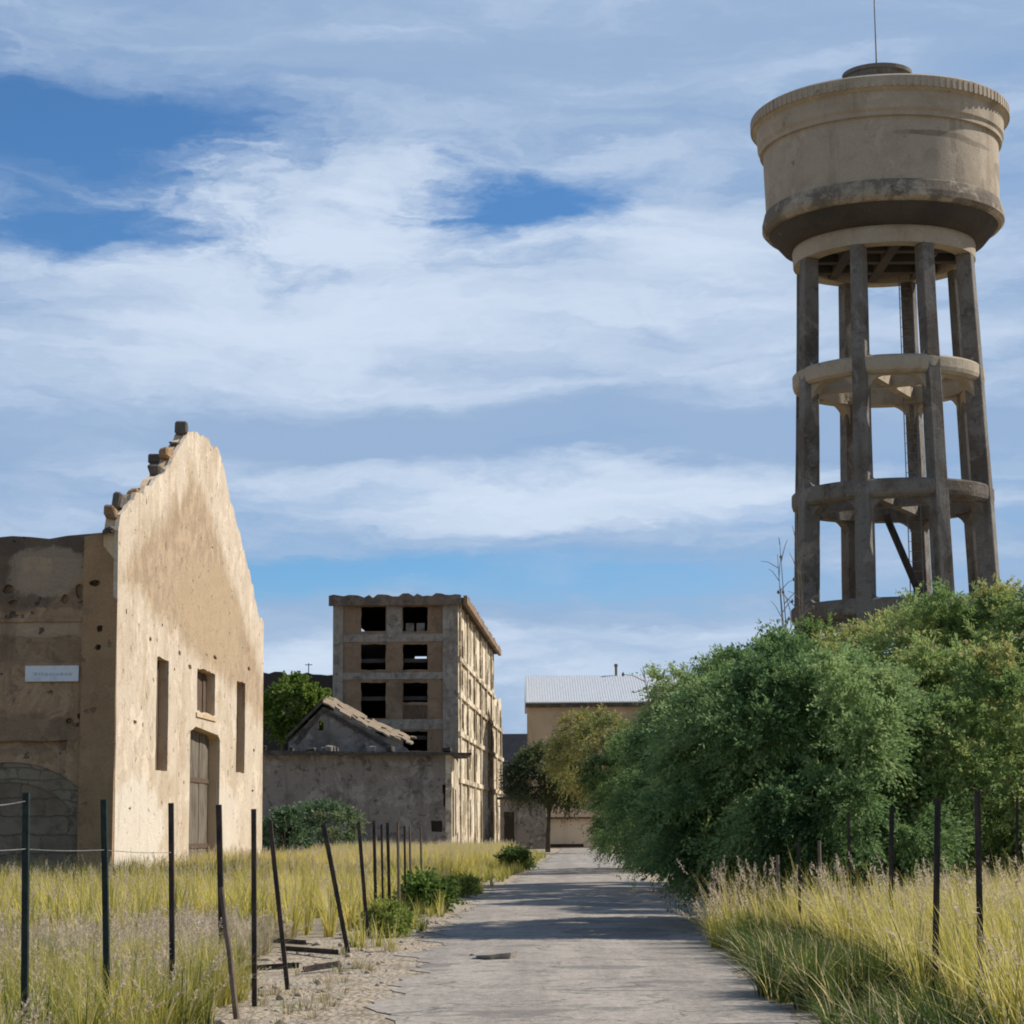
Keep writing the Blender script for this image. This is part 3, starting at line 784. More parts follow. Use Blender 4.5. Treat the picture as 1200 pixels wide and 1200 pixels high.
RL = Plane(Vector((ca.x, yb, 0)), Vector((ca.x, ca.y + 0.42, 0)))
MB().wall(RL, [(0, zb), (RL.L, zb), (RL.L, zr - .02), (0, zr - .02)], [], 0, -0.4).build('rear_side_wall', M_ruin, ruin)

# ------------------------------------------------------------------ low annex in front of it
YA = 122.0 * K
aa, ab = at(285, 900, YA), at(529, 900, YA)
AN = Plane(aa, ab)
annex = thing('low_building', (ab.x, ab.y, 0), 'low grey plastered building with a projecting dark ledge and small gable', 'building')
ze = AN.px(420, 884)[1]
holes = [rect(AN, 519, 920, 528, 945, 0.1), rect(AN, 505, 962, 518, 975, 0.05)]
MB().wall(AN, [(0, zb), (AN.L, zb), (AN.L, ze), (0, ze)], holes, 0, -0.4).build('front_wall', M_annex, annex)
NS = Plane(ab, cb)
MB().wall(NS, [(0.0, zb), (NS.L - 0.2, zb), (NS.L - 0.2, ze), (0.0, ze)],
          [rect_sz(2.2, 6.0, 1.0, 4.4, 0.08), rect_sz(9.5, 13.5, 1.0, 4.4, 0.08)], 0, -0.4).build('side_wall', M_ruin_side, annex)
MB().box(aa.x, ab.x - 0.6, YA + 6, YA + 6.3, zb, ze - 0.1).build('inner_wall', M_conc_stain, annex)
mb = MB()
q0, q1 = AN.pt(0, 0), at(553, 885, YA)
mb.hexa([(q0.x, YA - 0.9, ze + .005), (q1.x, YA - 0.9, ze - 0.12), (q1.x - 0.5, YA + 8, ze - 0.1), (q0.x, YA + 8, ze + .005),
         (q0.x, YA - 0.9, ze + .32), (q1.x, YA - 0.9, ze + 0.02), (q1.x - 0.5, YA + 8, ze + 0.2), (q0.x, YA + 8, ze + .4)])
mb.build('ledge', M_eave, annex)
for k in range(11):
    x = random.uniform(aa.x + 1, q1.x - 1.2); h_ = random.uniform(0.1, 0.4); w_ = random.uniform(.2, .7)
    y_ = YA - 0.5 + random.random(); mb = MB().box(x, x + w_, y_, y_ + random.uniform(.4, .9), ze + 0.15, ze + 0.33 + h_ * .7)
    mb.v = [p + Vector((random.uniform(-.1, .1), random.uniform(-.1, .1), random.uniform(-.08, .08))) for p in mb.v]
    mb.build('loose_stone', M_eave if k % 2 else M_annex, annex, bevel=0.05)
YG = 125.0 * K
GP = Plane(at(330, 850, YG), at(490, 850, YG))
pk, l0, r0 = GP.px(379, 824), GP.px(338, 868), GP.px(482, 874)
zl = ze + 0.15
sl_r = (l0[0], l0[1]); 
MB().wall(GP, [(l0[0], zl), (r0[0], zl), (r0[0] - 0.4, r0[1] - 0.1), (pk[0], pk[1] - 0.25), (l0[0], l0[1] - 0.1)],
          [rect(GP, 373, 845, 379, 856)], 0, -0.3).build('gable', M_annex, annex)
mb = MB()
YR = 134.0 * K
def slope(p, q, pb, qb, th):
    p, q, pb, qb = Vector(p), Vector(q), Vector(pb), Vector(qb); d = Vector((0, 0, th))
    mb.hexa([p, q, qb, pb, p + d, q + d, qb + d, pb + d])
Pk, Rr, Ll = GP.pt(*pk, 0.35), GP.pt(*r0, 0.35), GP.pt(l0[0] - 0.2, l0[1], 0.35)
Pk_b, Rr_b = at(386, 816, YR), at(488, 866, YR)
nu, nv = 16, 9
jz = [[random.uniform(-.07, .07) - .18 * math.sin(math.pi * i / nu) for j in range(nv + 1)] for i in range(nu + 1)]
def rp(u, v):
    i, j = min(int(round(u * nu)), nu), min(int(round(v * nv)), nv)
    return Pk.lerp(Rr, u).lerp(Pk_b.lerp(Rr_b, u), v) + Vector((0, 0, jz[i][j]))
for i in range(nu):
    for j in range(nv):
        if (j == 0 and random.random() < .35) or (i > nu - 4 and random.random() < .4) or random.random() < .07: continue
        e = .004
        q = [rp((i + e) / nu, (j + e) / nv), rp((i + 1 - e) / nu, (j + e) / nv), rp((i + 1 - e) / nu, (j + 1 - e) / nv), rp((i + e) / nu, (j + 1 - e) / nv)]
        c_ = sum(q, Vector()) / 4; q = [c_ + (p - c_) * .985 for p in q]
        mb.hexa(q + [p + Vector((0, 0, .11)) for p in q])
mb.build('roof', M_tile, annex)
mb = MB()
slope(Ll, Pk, at(346, 858, YR), at(387.6, 815, YR), 0.26)
mb.build('roof', M_eave, annex)
mb = MB(); mb.bar(GP.pt(pk[0] + 0.1, pk[1] - 0.55, .04), GP.pt(r0[0] - 1.2, r0[1] - 0.25, .04), 0.28, 0.16, up=GP.n)
mb.bar(GP.pt(pk[0] - 0.1, pk[1] - 0.55, .04), GP.pt(l0[0] + .5, l0[1] - 0.2, .04), 0.28, 0.16, up=GP.n)
mb.build('bargeboard', M_eave, annex)

# dark ruined wall behind, between hall and block
YD = 150.0 * K
da, db = at(270, 800, YD), at(398, 800, YD)
DP = Plane(da, db)
dark = thing('ruined_warehouse', (da.x, YD, 0), 'dark ruined wall behind the bright green tree, left of the tall block', 'ruin')
zd = DP.px(340, 788)[1]
MB().wall(DP, [(0, zb), (DP.L, zb)] + rough([(0, zd - .2), (DP.L * .4, zd), (DP.L, zd - .3)], 0.5, 0.15)[::-1],
          [rect_sz(4.5 + 2.2 * k, 5.7 + 2.2 * k, 8.2, 10.8, 0.1) for k in range(2)], 0, -0.5).build('wall', M_conc_stain, dark)
MB().box(da.x, db.x - .3, YD + 6, YD + 6.4, zb, zd - 1.2).build('rear_wall', M_conc_stain, dark)
p = at(362, 788, YD)
mb = MB(); mb.bar((p.x, YD - .25, p.z - .3), (p.x, YD - .25, p.z + 0.75), 0.07); mb.bar((p.x - .3, YD - .25, p.z + .62), (p.x + .3, YD - .25, p.z + .62), 0.06)
mb.build('vent_pipe', M_post, dark)

# ------------------------------------------------------------------ far buildings at the end of the road
YW = 168.0 * K
wa, wb = at(619, 850, YW), at(860, 850, YW)
WP = Plane(wa, wb)
wh = thing('far_warehouse', (wa.x, YW, 0), 'tan warehouse with a pale grey metal roof at the end of the road', 'warehouse')
ze = WP.px(680, 827)[1]
MB().wall(WP, [(0, zb), (WP.L, zb), (WP.L, ze), (0, ze)], [rect(WP, 660, 905, 672, 925)], 0, -0.4).build('wall', M_far_wall, wh)
MB().box(wa.x, wa.x + .4, YW + .4, YW + 18, zb, ze - .02).build('side_wall', M_far_wall, wh)
MB().box(wa.x + .41, wb.x, YW + 5, YW + 5.3, zb, ze - .4).build('inner_wall', M_conc_stain, wh)
e0 = at(616, 824, YW - 0.6); rdg = at(616, 793.5, YW + 9)
x1 = wb.x + 0.4
mb = MB()
N_ = 160                                     # corrugated sheet
for k in range(N_):
    a_, b_ = e0.x + (x1 - e0.x) * k / N_, e0.x + (x1 - e0.x) * (k + 1) / N_; h_ = 0.025 * (k % 2)
    mb.hexa([(a_, YW - .6, e0.z), (b_, YW - .6, e0.z), (b_, YW + 9, rdg.z), (a_, YW + 9, rdg.z),
             (a_, YW - .6, e0.z + .08 + h_), (b_, YW - .6, e0.z + .08 + h_), (b_, YW + 9, rdg.z + .08 + h_), (a_, YW + 9, rdg.z + .08 + h_)])
mb.hexa([(e0.x, YW + 9.01, rdg.z), (x1, YW + 9.01, rdg.z), (x1, YW + 18.5, e0.z), (e0.x, YW + 18.5, e0.z),
         (e0.x, YW + 9.01, rdg.z + .1), (x1, YW + 9.01, rdg.z + .1), (x1, YW + 18.5, e0.z + .1), (e0.x, YW + 18.5, e0.z + .1)])
mb.build('roof', M_metal_roof, wh)
MB().box(e0.x, x1, YW - .55, YW - .01, e0.z - .38, e0.z - .01).build('eave', M_eave, wh)
p = at(722, 790, YW + 9)
mb = MB().tube([(p.x, YW + 9, p.z - .6), (p.x, YW + 9, p.z + .75)], [.13, .13], 10); mb.tube([(p.x, YW + 9, p.z + .751), (p.x, YW + 9, p.z + 1.0)], [.22, .15], 10)
mb.build('roof_vent', M_post_tan, wh)

YS = 205.0 * K
sa, sb = at(570, 880, YS), at(640, 880, YS)
shed = thing('dark_shed', (sa.x, YS, 0), 'dark slate roofed shed between the tall block and the far warehouse', 'shed')
z1 = at(600, 862, YS + 5).z; z0 = at(600, 925, YS).z
mb = MB(); mb.hexa([(sa.x, YS - .4, z0), (sb.x, YS - .4, z0), (sb.x, YS + 5, z1), (sa.x, YS + 5, z1), (sa.x, YS - .4, z0 + .2), (sb.x, YS - .4, z0 + .2), (sb.x, YS + 5, z1 + .2), (sa.x, YS + 5, z1 + .2)])
mb.build('roof', M_slate, shed)
MB().box(sa.x, sb.x, YS, YS + 0.4, zb, z0 + .05).build('wall', M_annex, shed)
MB().box(sa.x, sb.x, YS + 5.3, YS + 5.7, zb, z1).build('rear_wall', M_annex, shed)

YE = 136.0 * K
la, lb = at(586, 970, YE), at(640, 970, YE)
LP = Plane(la, lb)
lodge = thing('roadside_hut', (la.x, YE, 0), 'small tan stone hut with dark doorway beside the end of the road', 'hut')
zh = LP.px(610, 936)[1]
dh = rect(LP, 591, 951, 603, 994, 0.04)
MB().wall(LP, [(0, zb), (LP.L, zb)] + rough([(0, zh), (LP.L * .5, zh + .3), (LP.L, zh - .4)], 0.4, 0.1)[::-1], [dh], 0, -0.4).build('wall', M_annex, lodge)
MB().box(la.x, lb.x, YE + 3, YE + 3.3, zb, zh - .1).build('rear_wall', M_conc_stain, lodge)
MB().box(la.x - .2, lb.x + .2, YE - .3, YE + 3.5, zh - 0.02, zh + .14).build('roof', M_eave, lodge)

YB = 142.0 * K
ga, gb = at(636, 975, YB), at(700, 975, YB)
GW = Plane(ga, gb)
gw = thing('end_building', (ga.x, YB, 0), 'low tan building with brown tiled roof closing the far end of the road', 'building')
zg = GW.px(660, 959)[1]
MB().wall(GW, [(0, zb), (GW.L, zb), (GW.L, zg), (0, zg)], [rect(GW, 643, 989, 684, 993)], 0, -0.4).build('wall', plaster('end_wall', (0.66, 0.52, 0.36), (0.56, 0.44, 0.30), (0.45, 0.34, 0.22), (0.3, 0.22, 0.14), 0.4), gw)  # wall colour lightened to stand in for sun on this shaded face
mb = MB(); zq = at(660, 941, YB + 5).z
mb.hexa([(ga.x - .3, YB - .4, zg - .05), (gb.x + .3, YB - .4, zg - .05), (gb.x, YB + 5, zq), (ga.x, YB + 5, zq), (ga.x - .3, YB - .4, zg + .1), (gb.x + .3, YB - .4, zg + .1), (gb.x, YB + 5, zq + .15), (ga.x, YB + 5, zq + .15)])
mb.build('roof', simple('brown_tile', (0.10, 0.06, 0.04), (0.17, 0.11, 0.07), 3.0, 0.9), gw)
MB().box(ga.x, gb.x, YB + 3, YB + 3.2, zb, zg - .1).build('inner_wall', M_conc_stain, gw)

# ------------------------------------------------------------------ water tower
YT = 52.0 * K
AX = at(1040, 430, YT)
TX, TY = AX.x, YT
def tz(y, px=None):
    return at(1040, y, YT).z
def tr(y, half): return at(1040 + half, y, YT).x - at(1040, y, YT).x
tower = thing('water_tower', (TX, TY, 0), 'tall concrete water tower with a round tank on an open column frame', 'water tower')
C2 = (TX, TY)
z_rim, z_corn, z_cyl, z_bulge, z_neck, z_nb = tz(138), tz(180), tz(249), tz(266), tz(294), tz(311)
r_rim, r_corn, r_top, r_cyl, r_bulge, r_neck = tr(137, 149), tr(177, 137), tr(185, 136), tr(250, 135), tr(266, 140), tr(294, 104)
bl = []
for (px_, py_, w_, h_, k_) in [(1050, 158, 1.1, .10, .55), (1100, 162, .7, .09, .5), (1010, 158, .5, .08, .35), (1065, 150, .12, .9, .35), (1110, 225, .1, .7, .3), (985, 230, .1, .6, .25), (1150, 178, .5, .3, .45), (1075, 205, .18, .75, .3)]:
    a_ = math.asin(max(-.98, min(.98, (at(px_, py_, YT).x - TX) / r_top)))
    bl.append(((r_top * math.sin(a_ + .2), -r_top * math.cos(a_ + .2), at(1040, py_, YT - 3.2).z), (w_, w_ + .4, h_), (0.14, 0.105, 0.075), k_))
M_tank = plaster('tank_render', (0.37, 0.305, 0.225), (0.32, 0.26, 0.185), (0.22, 0.175, 0.125), (0.14, 0.105, 0.07), 0.55, blobs=bl, **_tank)
MB().lathe(C2, [(r_top, z_corn + 0.02), (r_top, z_corn - 0.3), (r_cyl, z_cyl + .25), (r_cyl, z_cyl)], 96, wob=0.003).build('tank', M_tank, tower, smooth=True)
MB().lathe(C2, [(r_top - .05, z_corn), (r_top + .10, z_corn + .02), (r_top + .10, z_corn + .14), (r_top + .16, z_corn + .22), (r_rim - .16, z_rim - .42), (r_rim - .13, z_rim - .40), (r_rim, z_rim - .30),
                (r_rim, z_rim - .02), (r_rim - .1, z_rim + .05), (r_rim - .5, z_rim + .06)], 96).build('cornice', M_conc, tower)
mb = MB()
nt = 120
for k in range(nt):
    a_ = 2 * math.pi * k / nt
    d = Vector((math.sin(a_), -math.cos(a_), 0)); u = Vector((d.y, -d.x, 0))
    c = Vector((TX, TY, 0)) + d * (r_rim - .05)
    q = [c - u * .05 - d * .08, c + u * .05 - d * .08, c + u * .05 + d * .065, c - u * .05 + d * .065]
    mb.hexa([p + Vector((0, 0, z_rim - .34)) for p in q[::-1]] + [p + Vector((0, 0, z_rim - .05)) for p in q[::-1]])
mb.build('dentil_band', M_conc, tower)
MB().lathe(C2, [(r_cyl - .01, z_cyl + .01), (r_cyl + .05, z_cyl - .03), (r_bulge, z_bulge + .12), (r_bulge, z_bulge - .05), (r_bulge - .1, z_bulge - .16), (r_bulge - .2, z_bulge - .17)], 96).build('tank_moulding', plaster('moulding_concrete', (0.33, 0.27, 0.195), (0.16, 0.13, 0.095), (0.09, 0.072, 0.055), (0.10, 0.08, 0.06), 0.7, patch_at=(.46, .54), streak_amt=.8, mottle=.6), tower)
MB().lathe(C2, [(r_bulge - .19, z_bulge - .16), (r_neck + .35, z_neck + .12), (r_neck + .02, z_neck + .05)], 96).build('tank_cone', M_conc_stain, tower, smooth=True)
MB().lathe(C2, [(r_neck + .03, z_neck + .06), (r_neck + .05, z_neck - .02), (r_neck + .03, z_nb), (r_neck - .45, z_nb), (r_neck - .45, z_neck + .06)], 96).build('neck_ring', M_conc, tower)
mb = MB()                                       # tank bottom and its beams
mb.lathe(C2, [(0.01, z_neck + .2), (r_neck - .4, z_neck + .2), (r_neck - .4, z_neck + .05), (0.01, z_neck + .05)], 48)
for k in range(3):
    o_ = (k - 1) * 1.25
    hw = math.sqrt((r_neck - .47) ** 2 - o_ ** 2)
    mb.bar((TX - hw, TY + o_, z_nb + .28), (TX + hw, TY + o_, z_nb + .28), 0.3, 0.42)
    mb.bar((TX + o_, TY - hw, z_nb + .24), (TX + o_, TY + hw, z_nb + .24), 0.28, 0.4)
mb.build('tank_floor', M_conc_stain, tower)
z_dome = tz(100)
MB().lathe(C2, [(r_rim - .35, z_rim + .03), (r_rim - 1.2, z_rim + .2), (1.5, z_rim + .4), (1.0, z_rim + .45), (0.01, z_rim + .46)], 72).build('tank_roof', M_conc, tower, smooth=True)
zh0 = z_rim + .3
z_hat = at(1025, 86, YT).z
MB().lathe(C2, [(.98, zh0), (.98, z_hat - .18), (1.05, z_hat - .16), (1.05, z_hat - .04), (.85, z_hat), (.01, z_hat + .05)], 48).build('hatch', M_conc_grey, tower)
mb = MB().tube([(TX, TY, z_hat - .05), (TX, TY, z_hat + .5), (TX, TY, z_hat + 3.6)], [.045, .025, .018], 8)
mb.build('mast', M_wire, tower)
ANG0 = R(-27)
ncol = 8
levels = [z_nb, tz(446), tz(586), tz(720), tz(720) - (tz(586) - tz(720))]
r_base = tr(700, 113) + (tr(700, 113) - tr(300, 96)) * 8.3 / 10.0
def rcol(z):
    ra, za = tr(305, 97), z_nb; rb, zb_ = tr(700, 113), tz(700)
    return ra + (rb - ra) * (za - z) / (za - zb_)
def crot(a): return Vector((math.sin(a), -math.cos(a), 0))
for k in range(ncol):
    a_ = ANG0 + 2 * math.pi * k / ncol; d = crot(a_); u = Vector((-d.y, d.x, 0)); mb = MB()
    zz = [z_nb] + [-0.2]
    pts = []
    for z in (-0.2, z_nb + .01):
        c = Vector((TX, TY, z)) + d * (rcol(z) - .02); wv = 0.24 if z < 1 else 0.19; dp = 0.28 if z < 1 else 0.23
        pts.append([c - u * wv - d * dp, c - u * wv + d * dp, c + u * wv + d * dp, c + u * wv - d * dp])
    n_ = 10; b0 = len(mb.v)
    rings = []
    for i in range(n_ + 1):
        tt = i / n_; rings.append([pts[0][j].lerp(pts[1][j], tt) + Vector((random.uniform(-.012, .012), random.uniform(-.012, .012), 0)) for j in range(4)])
    vs = [p for r_ in rings for p in r_]
    fs = [[i * 4 + j, i * 4 + (j + 1) % 4, (i + 1) * 4 + (j + 1) % 4, (i + 1) * 4 + j][::-1] for i in range(n_) for j in range(4)] + [[0, 1, 2, 3], [n_ * 4 + 3, n_ * 4 + 2, n_ * 4 + 1, n_ * 4]]
    mb.add(vs, fs)
    mb.build('column', M_conc_grey, tower, bevel=0.025)
for li, z in enumerate(levels[1:]):
    mb = MB(); hb = 0.30
    ro, ri = rcol(z) + .19, rcol(z) - .40
    mb.lathe(C2, [(ro, z - hb * .75), (ro + .03, z - hb * .4), (ro + .03, z + hb * .5), (ro - .03, z + hb * .7), (ri, z + hb * .7), (ri, z - hb), (ro - .1, z - hb)][::-1], 64, close=True, wob=0.004)
    for k in range(ncol):
        a0, a1 = ANG0 + 2 * math.pi * k / ncol, ANG0 + 2 * math.pi * (k + 1) / ncol
        d0_, d1_ = crot(a0), crot(a1)
        # haunches into the columns, below and above the beam
        for (da_, db_) in ((d0_, d1_), (d1_, d0_)):
            c0_, c1_ = Vector((TX, TY, 0)) + da_ * (rcol(z) - .05), Vector((TX, TY, 0)) + db_ * (rcol(z) - .05)
            e_ = (c1_ - c0_).normalized(); n__ = Vector((e_.y, -e_.x, 0)); 
            for sg_, hz in ((-1, .62), (1, .30)):
                zb0 = z - hb + .01 if sg_ < 0 else z + hb * .7 - .01
                arc = [(0, 0)] + [(hz * (1 - math.sin(q * math.pi / 12)), hz * (1 - math.cos(q * math.pi / 12))) for q in range(7)]
                vs = []
                for off in (-.15, .15):
                    vs += [c0_ + e_ * (.14 + a_) + n__ * off + Vector((0, 0, zb0 + sg_ * b_)) for a_, b_ in arc]
                m_ = len(arc)
                fs = [tuple(range(m_)), tuple(range(m_, 2 * m_))[::-1]] + [(i, (i + 1) % m_, m_ + (i + 1) % m_, m_ + i)[::-1] for i in range(m_)]
                mb.add(vs, fs)
    # cross ties inside the ring
    for k in range(4):
        a0 = ANG0 + 2 * math.pi * k / ncol; d0_ = crot(a0) * (rcol(z) - .27)
        if k in (0, 2): mb.bar(Vector((TX, TY, z - .02 - .01 * k)) - d0_, Vector((TX, TY, z - .02 - .01 * k)) + d0_, .26, .34)
    mb.build('ring_beam', M_conc_grey if li else M_conc, tower)
pa, pb = at(1040, 602, YT), at(1082, 690, YT)
MB().tube([(pa.x, YT + .3, pa.z), (pb.x + .4, YT + .3, pb.z - 1.3)], [.11, .11], 9).build('pipe', M_post, tower)
mb = MB()
lx = TX + .95
for s_ in (-.2, .2): mb.bar((lx + s_, TY + 1.7, 0), (lx + s_, TY + 1.7, z_nb + .1), .028)
for k in range(60): mb.bar((lx - .2, TY + 1.7, .4 + k * .3), (lx + .2, TY + 1.7, .4 + k * .3), .016)
mb.build('ladder', M_wire, tower)

# ------------------------------------------------------------------ vegetation
def leaf_quads(P, D, L, W, tint):
    """Diamond leaves: base P, direction D, length L, width W."""
    n = len(P)
    D = D / np.maximum(np.linalg.norm(D, axis=1, keepdims=True), 1e-6)
    up = RNG.normal(size=(n, 3)); S = np.cross(D, up); S /= np.maximum(np.linalg.norm(S, axis=1, keepdims=True), 1e-6)
    L = L[:, None]; W = W[:, None]
    V = np.stack([P, P + D * L * 0.45 + S * W, P + D * L, P + D * L * 0.45 - S * W], 1).reshape(-1, 3)
    Fc = np.arange(4 * n).reshape(n, 4)
    return V, Fc, np.repeat(tint, 4)


def sprays(C, out, n_spray, n_leaf, sl_, leaf, wid, tint0, tspread=0.12, droop=0.35, spread=0.9):
    """Feathery sprays: from every clump centre C several curved stems set with small leaves."""
    n = len(C)
    base = np.repeat(C, n_spray, 0); o = np.repeat(out, n_spray, 0)
    d = o + RNG.normal(size=base.shape) * spread; d /= np.linalg.norm(d, axis=1, keepdims=True)
    ln = sl_ * RNG.uniform(.5, 1.25, len(base))
    tn = np.repeat(tint0, n_spray) + RNG.normal(size=len(base)) * tspread
    u = np.tile(np.linspace(0.08, 1, n_leaf), len(base)); m = n_leaf
    B = np.repeat(base, m, 0); D = np.repeat(d, m, 0); LN = np.repeat(ln, m)
    P = B + D * (u * LN)[:, None]; P[:, 2] -= droop * LN * u ** 2
    T = D.copy(); T[:, 2] -= 2 * droop * u * 0.7
    T += RNG.normal(size=T.shape) * 0.55
    k = len(P)
    return leaf_quads(P + RNG.normal(size=P.shape) * .02, T, leaf * RNG.uniform(.6, 1.3, k) * (1.1 - .5 * u), wid * RNG.uniform(.7, 1.3, k), np.repeat(tn, m))


def crown_clumps(c, r, n, lobes, flat=0.25, inner=0.5, skirt=0):
    """Clump centres on the outside of several overlapping lobes, thinned where inside another lobe."""
    c = np.array(c); r = np.array(r); pts = []; outs = []; tn = []
    LC = []
    for k in range(lobes):
        v = RNG.normal(size=3); v /= np.linalg.norm(v); v[2] = abs(v[2]) * 0.9 - flat
        LC.append((c + v * r * RNG.uniform(.35, .62), r * RNG.uniform(.34, .54), RNG.normal() * .19))
    for k in range(skirt):                       # low lobes hanging to the ground
        a_ = 2 * math.pi * (k + RNG.uniform(-.3, .3)) / skirt
        LC.append((np.array([c[0] + math.cos(a_) * r[0] * .68, c[1] + math.sin(a_) * r[1] * .68, RNG.uniform(.55, .95)]), np.array([r[0] * .36, r[1] * .3, 1.0]), RNG.normal() * .13))
    LC.append((c, r * .7, 0.0))
    while len(pts) < n:
        lc, lr, lt = LC[RNG.integers(len(LC))]
        v = RNG.normal(size=3); v /= np.linalg.norm(v)
        p = lc + v * lr * RNG.uniform(.72, 1.02)
        ins = sum(np.sum(((p - a) / b) ** 2) < inner for a, b, _ in LC)
        if ins or p[2] < 0.15: continue
        pts.append(p); outs.append(v + np.array([0, 0, .25])); tn.append(lt)
    return np.array(pts), np.array(outs), np.array(tn), LC


def plume_clumps(c, r, plumes, per):
    """A crown of separate feathery plumes standing out of a denser core, deep gaps between them."""
    c = np.array(c); r = np.array(r); pts = []; outs = []; tn = []; LC = []; rm = r.mean()
    for k in range(7):
        v = RNG.normal(size=3); v /= np.linalg.norm(v); v[2] = abs(v[2]) * .8 - .3
        LC.append((c + v * r * .4, r * .5, 0.0))
    P0 = []
    while len(P0) < plumes:
        v = RNG.normal(size=3); v /= np.linalg.norm(v); q = RNG.uniform(.70, .98)
        p = c + v * r * q * np.array([1.0 + .12 * (v[2] < -.2)] * 2 + [1.0])
        if p[2] < .35 or any(np.linalg.norm(p - o_) < .21 * rm for o_ in P0): continue
        P0.append(p); pr = RNG.uniform(.15, .31) * rm; tq = RNG.normal() * .21 + (.05 if p[2] > c[2] else -.04)  # upper plumes tinted lighter, lower ones darker: shading put into the leaf colour
        ax = v + np.array([0, 0, .45]); ax /= np.linalg.norm(ax)
        for _ in range(int(per * (pr / (.25 * rm)) ** 2) + 3):
            w_ = RNG.normal(size=3); w_ /= np.linalg.norm(w_)
            if w_ @ ax < -.25: w_ = -w_
            e = p + w_ * pr * RNG.uniform(.35, 1.0) * np.array([1, 1, .85])
            if e[2] < .12: continue
            pts.append(e); outs.append(w_ * .7 + ax * .9); tn.append(tq)
    for _ in range(int(plumes * per * .22)):          # the core that closes the view through
        v = RNG.normal(size=3); v /= np.linalg.norm(v); p = c + v * r * RNG.uniform(.45, .7)
        if p[2] < .15: continue
        pts.append(p); outs.append(v); tn.append(-.1)  # core leaves tinted darker, inner shade painted between the plumes
    return np.array(pts), np.array(outs), np.array(tn), LC + [(c, r * .7, 0.0)]


def tree(name, label, cat, x, y, cz, r, mat, n=140, lobes=9, n_spray=10, n_leaf=16, sl_=.75, leaf=.09, wid=.014, tint=.5, group=None, trunk_r=.16, droop=.35, flat=.3, spread=.9, inner=.5, skirt=0, plumes=None):
    o = thing(name, (x, y, 0), label, cat, group)
    C, O, T, LC = plume_clumps((x, y, cz), r, *plumes) if plumes else crown_clumps((x, y, cz), r, n, lobes, flat, inner, skirt)
    V, Fc, tt = sprays(C, O, n_spray, n_leaf, sl_, leaf, wid, T + tint, droop=droop, spread=spread)
    V[:, 2] = np.maximum(V[:, 2], 0.02)
    mesh_obj('crown', V, Fc, mat, o, tint=tt)
    mb = MB()
    top = Vector((x + RNG.normal() * .2, y, max(.5, cz - r[2] * .45)))
    mid = Vector((x + RNG.normal() * .12, y + RNG.normal() * .12, top.z * .5))
    mb.tube([(x, y, -.1), mid, top], [trunk_r * 1.25, trunk_r, trunk_r * .7], 9)
    for (lc, lr, _) in LC[:-1]:
        e = Vector(lc); s = mid.lerp(top, random.uniform(.3, 1)); q = s.lerp(e, .55) + Vector((random.uniform(-.2, .2), random.uniform(-.2, .2), .15))
        mb.tube([s, q, e], [trunk_r * .5, trunk_r * .32, trunk_r * .12], 6)
        for _ in range(4):
            e2 = e + Vector(RNG.normal(size=3) * lr * .6); mb.tube([q.lerp(e, .5), e2], [trunk_r * .14, trunk_r * .05], 5)
    mb.build('trunk', M_bark, o, smooth=True)
    return o


TG = 'tamarisk trees crowding the right side of the road'
# name, label, x, y, centre z, radii, material, clumps, tint
tams = [
    ('dark green feathery tamarisk overhanging the road edge with deep shade under it', 4.75, 35.6, 2.65, (2.65, 4.3, 2.35), G_tam_dk, 640, .53),
    ('tamarisk rising second along the road, behind the one overhanging its edge', 5.4, 54.0, 3.3, (2.8, 5.0, 3.2), G_tam_dk, 560, .52),
    ('small low tamarisk farthest down the road, touching the brown tree', 5.3, 80.0, 2.9, (3.1, 6.5, 3.1), G_tam_dk, 360, .40),
    ('tallest tamarisk, its brownish top hiding the feet of the water tower', 9.3, 44.0, 3.7, (3.2, 3.4, 3.75), G_tam, 560, .50),
    ('pale green tamarisk cut by the right edge of the photo', 12.0, 42.0, 3.7, (3.3, 3.4, 3.75), G_tam, 500, .48),
    ('light green rounded tamarisk in front, behind the tall grass and fence posts', 8.0, 36.0, 2.25, (3.3, 2.4, 2.7), G_tam, 560, .57),
    ('tamarisk with twiggy crown just left of the water tower columns', 7.6, 48.0, 3.5, (2.7, 3.4, 3.5), G_tam, 480, .52),
]
for (lab, x, y, cz_, r_, mt, n_, tn_) in tams:
    tree('tamarisk_tree', lab, 'tree', x, y, cz_ * .88, (r_[0] * .82, r_[1] * .82, r_[2] * .80), mt, n=n_, lobes=17, plumes=(int(n_ * .13), 8), n_spray=11, n_leaf=22, sl_=.62, leaf=.12, wid=.017, spread=.75, tint=tn_, group=TG, flat=.40, inner=.45 if mt is G_tam else .32, skirt=9)
p = ground(702, 1003)
tree('olive_tree', 'brownish olive tree with sparse yellow crown in front of the far warehouse', 'tree', at(708, 950, 112 * K).x, 112 * K, 5.9, (3.9, 3, 3.6), G_olive, n=260, lobes=12, n_spray=9, n_leaf=13, sl_=1.0, leaf=.2, wid=.045, tint=.62, trunk_r=.17, spread=1.1)
tree('olive_tree', 'dark drooping tree standing before the end of the road, left of the olive', 'tree', at(641, 930, 118 * K).x, 118 * K, 4.7, (3.5, 2.4, 2.8), G_olive, n=260, lobes=10, n_spray=9, n_leaf=13, sl_=1.0, leaf=.2, wid=.045, tint=.14, trunk_r=.14, spread=1.1, flat=.2)
tree('leafy_tree', 'bright yellow green tree growing behind the gable of the low building', 'tree', at(350, 820, 130 * K).x, 130 * K, at(350, 830, 130 * K).z - .2, (3.0, 2.2, 2.9), G_bright, n=130, lobes=9, n_spray=9, n_leaf=10, sl_=.8, leaf=.3, wid=.1, tint=.55, trunk_r=.2, droop=.1)
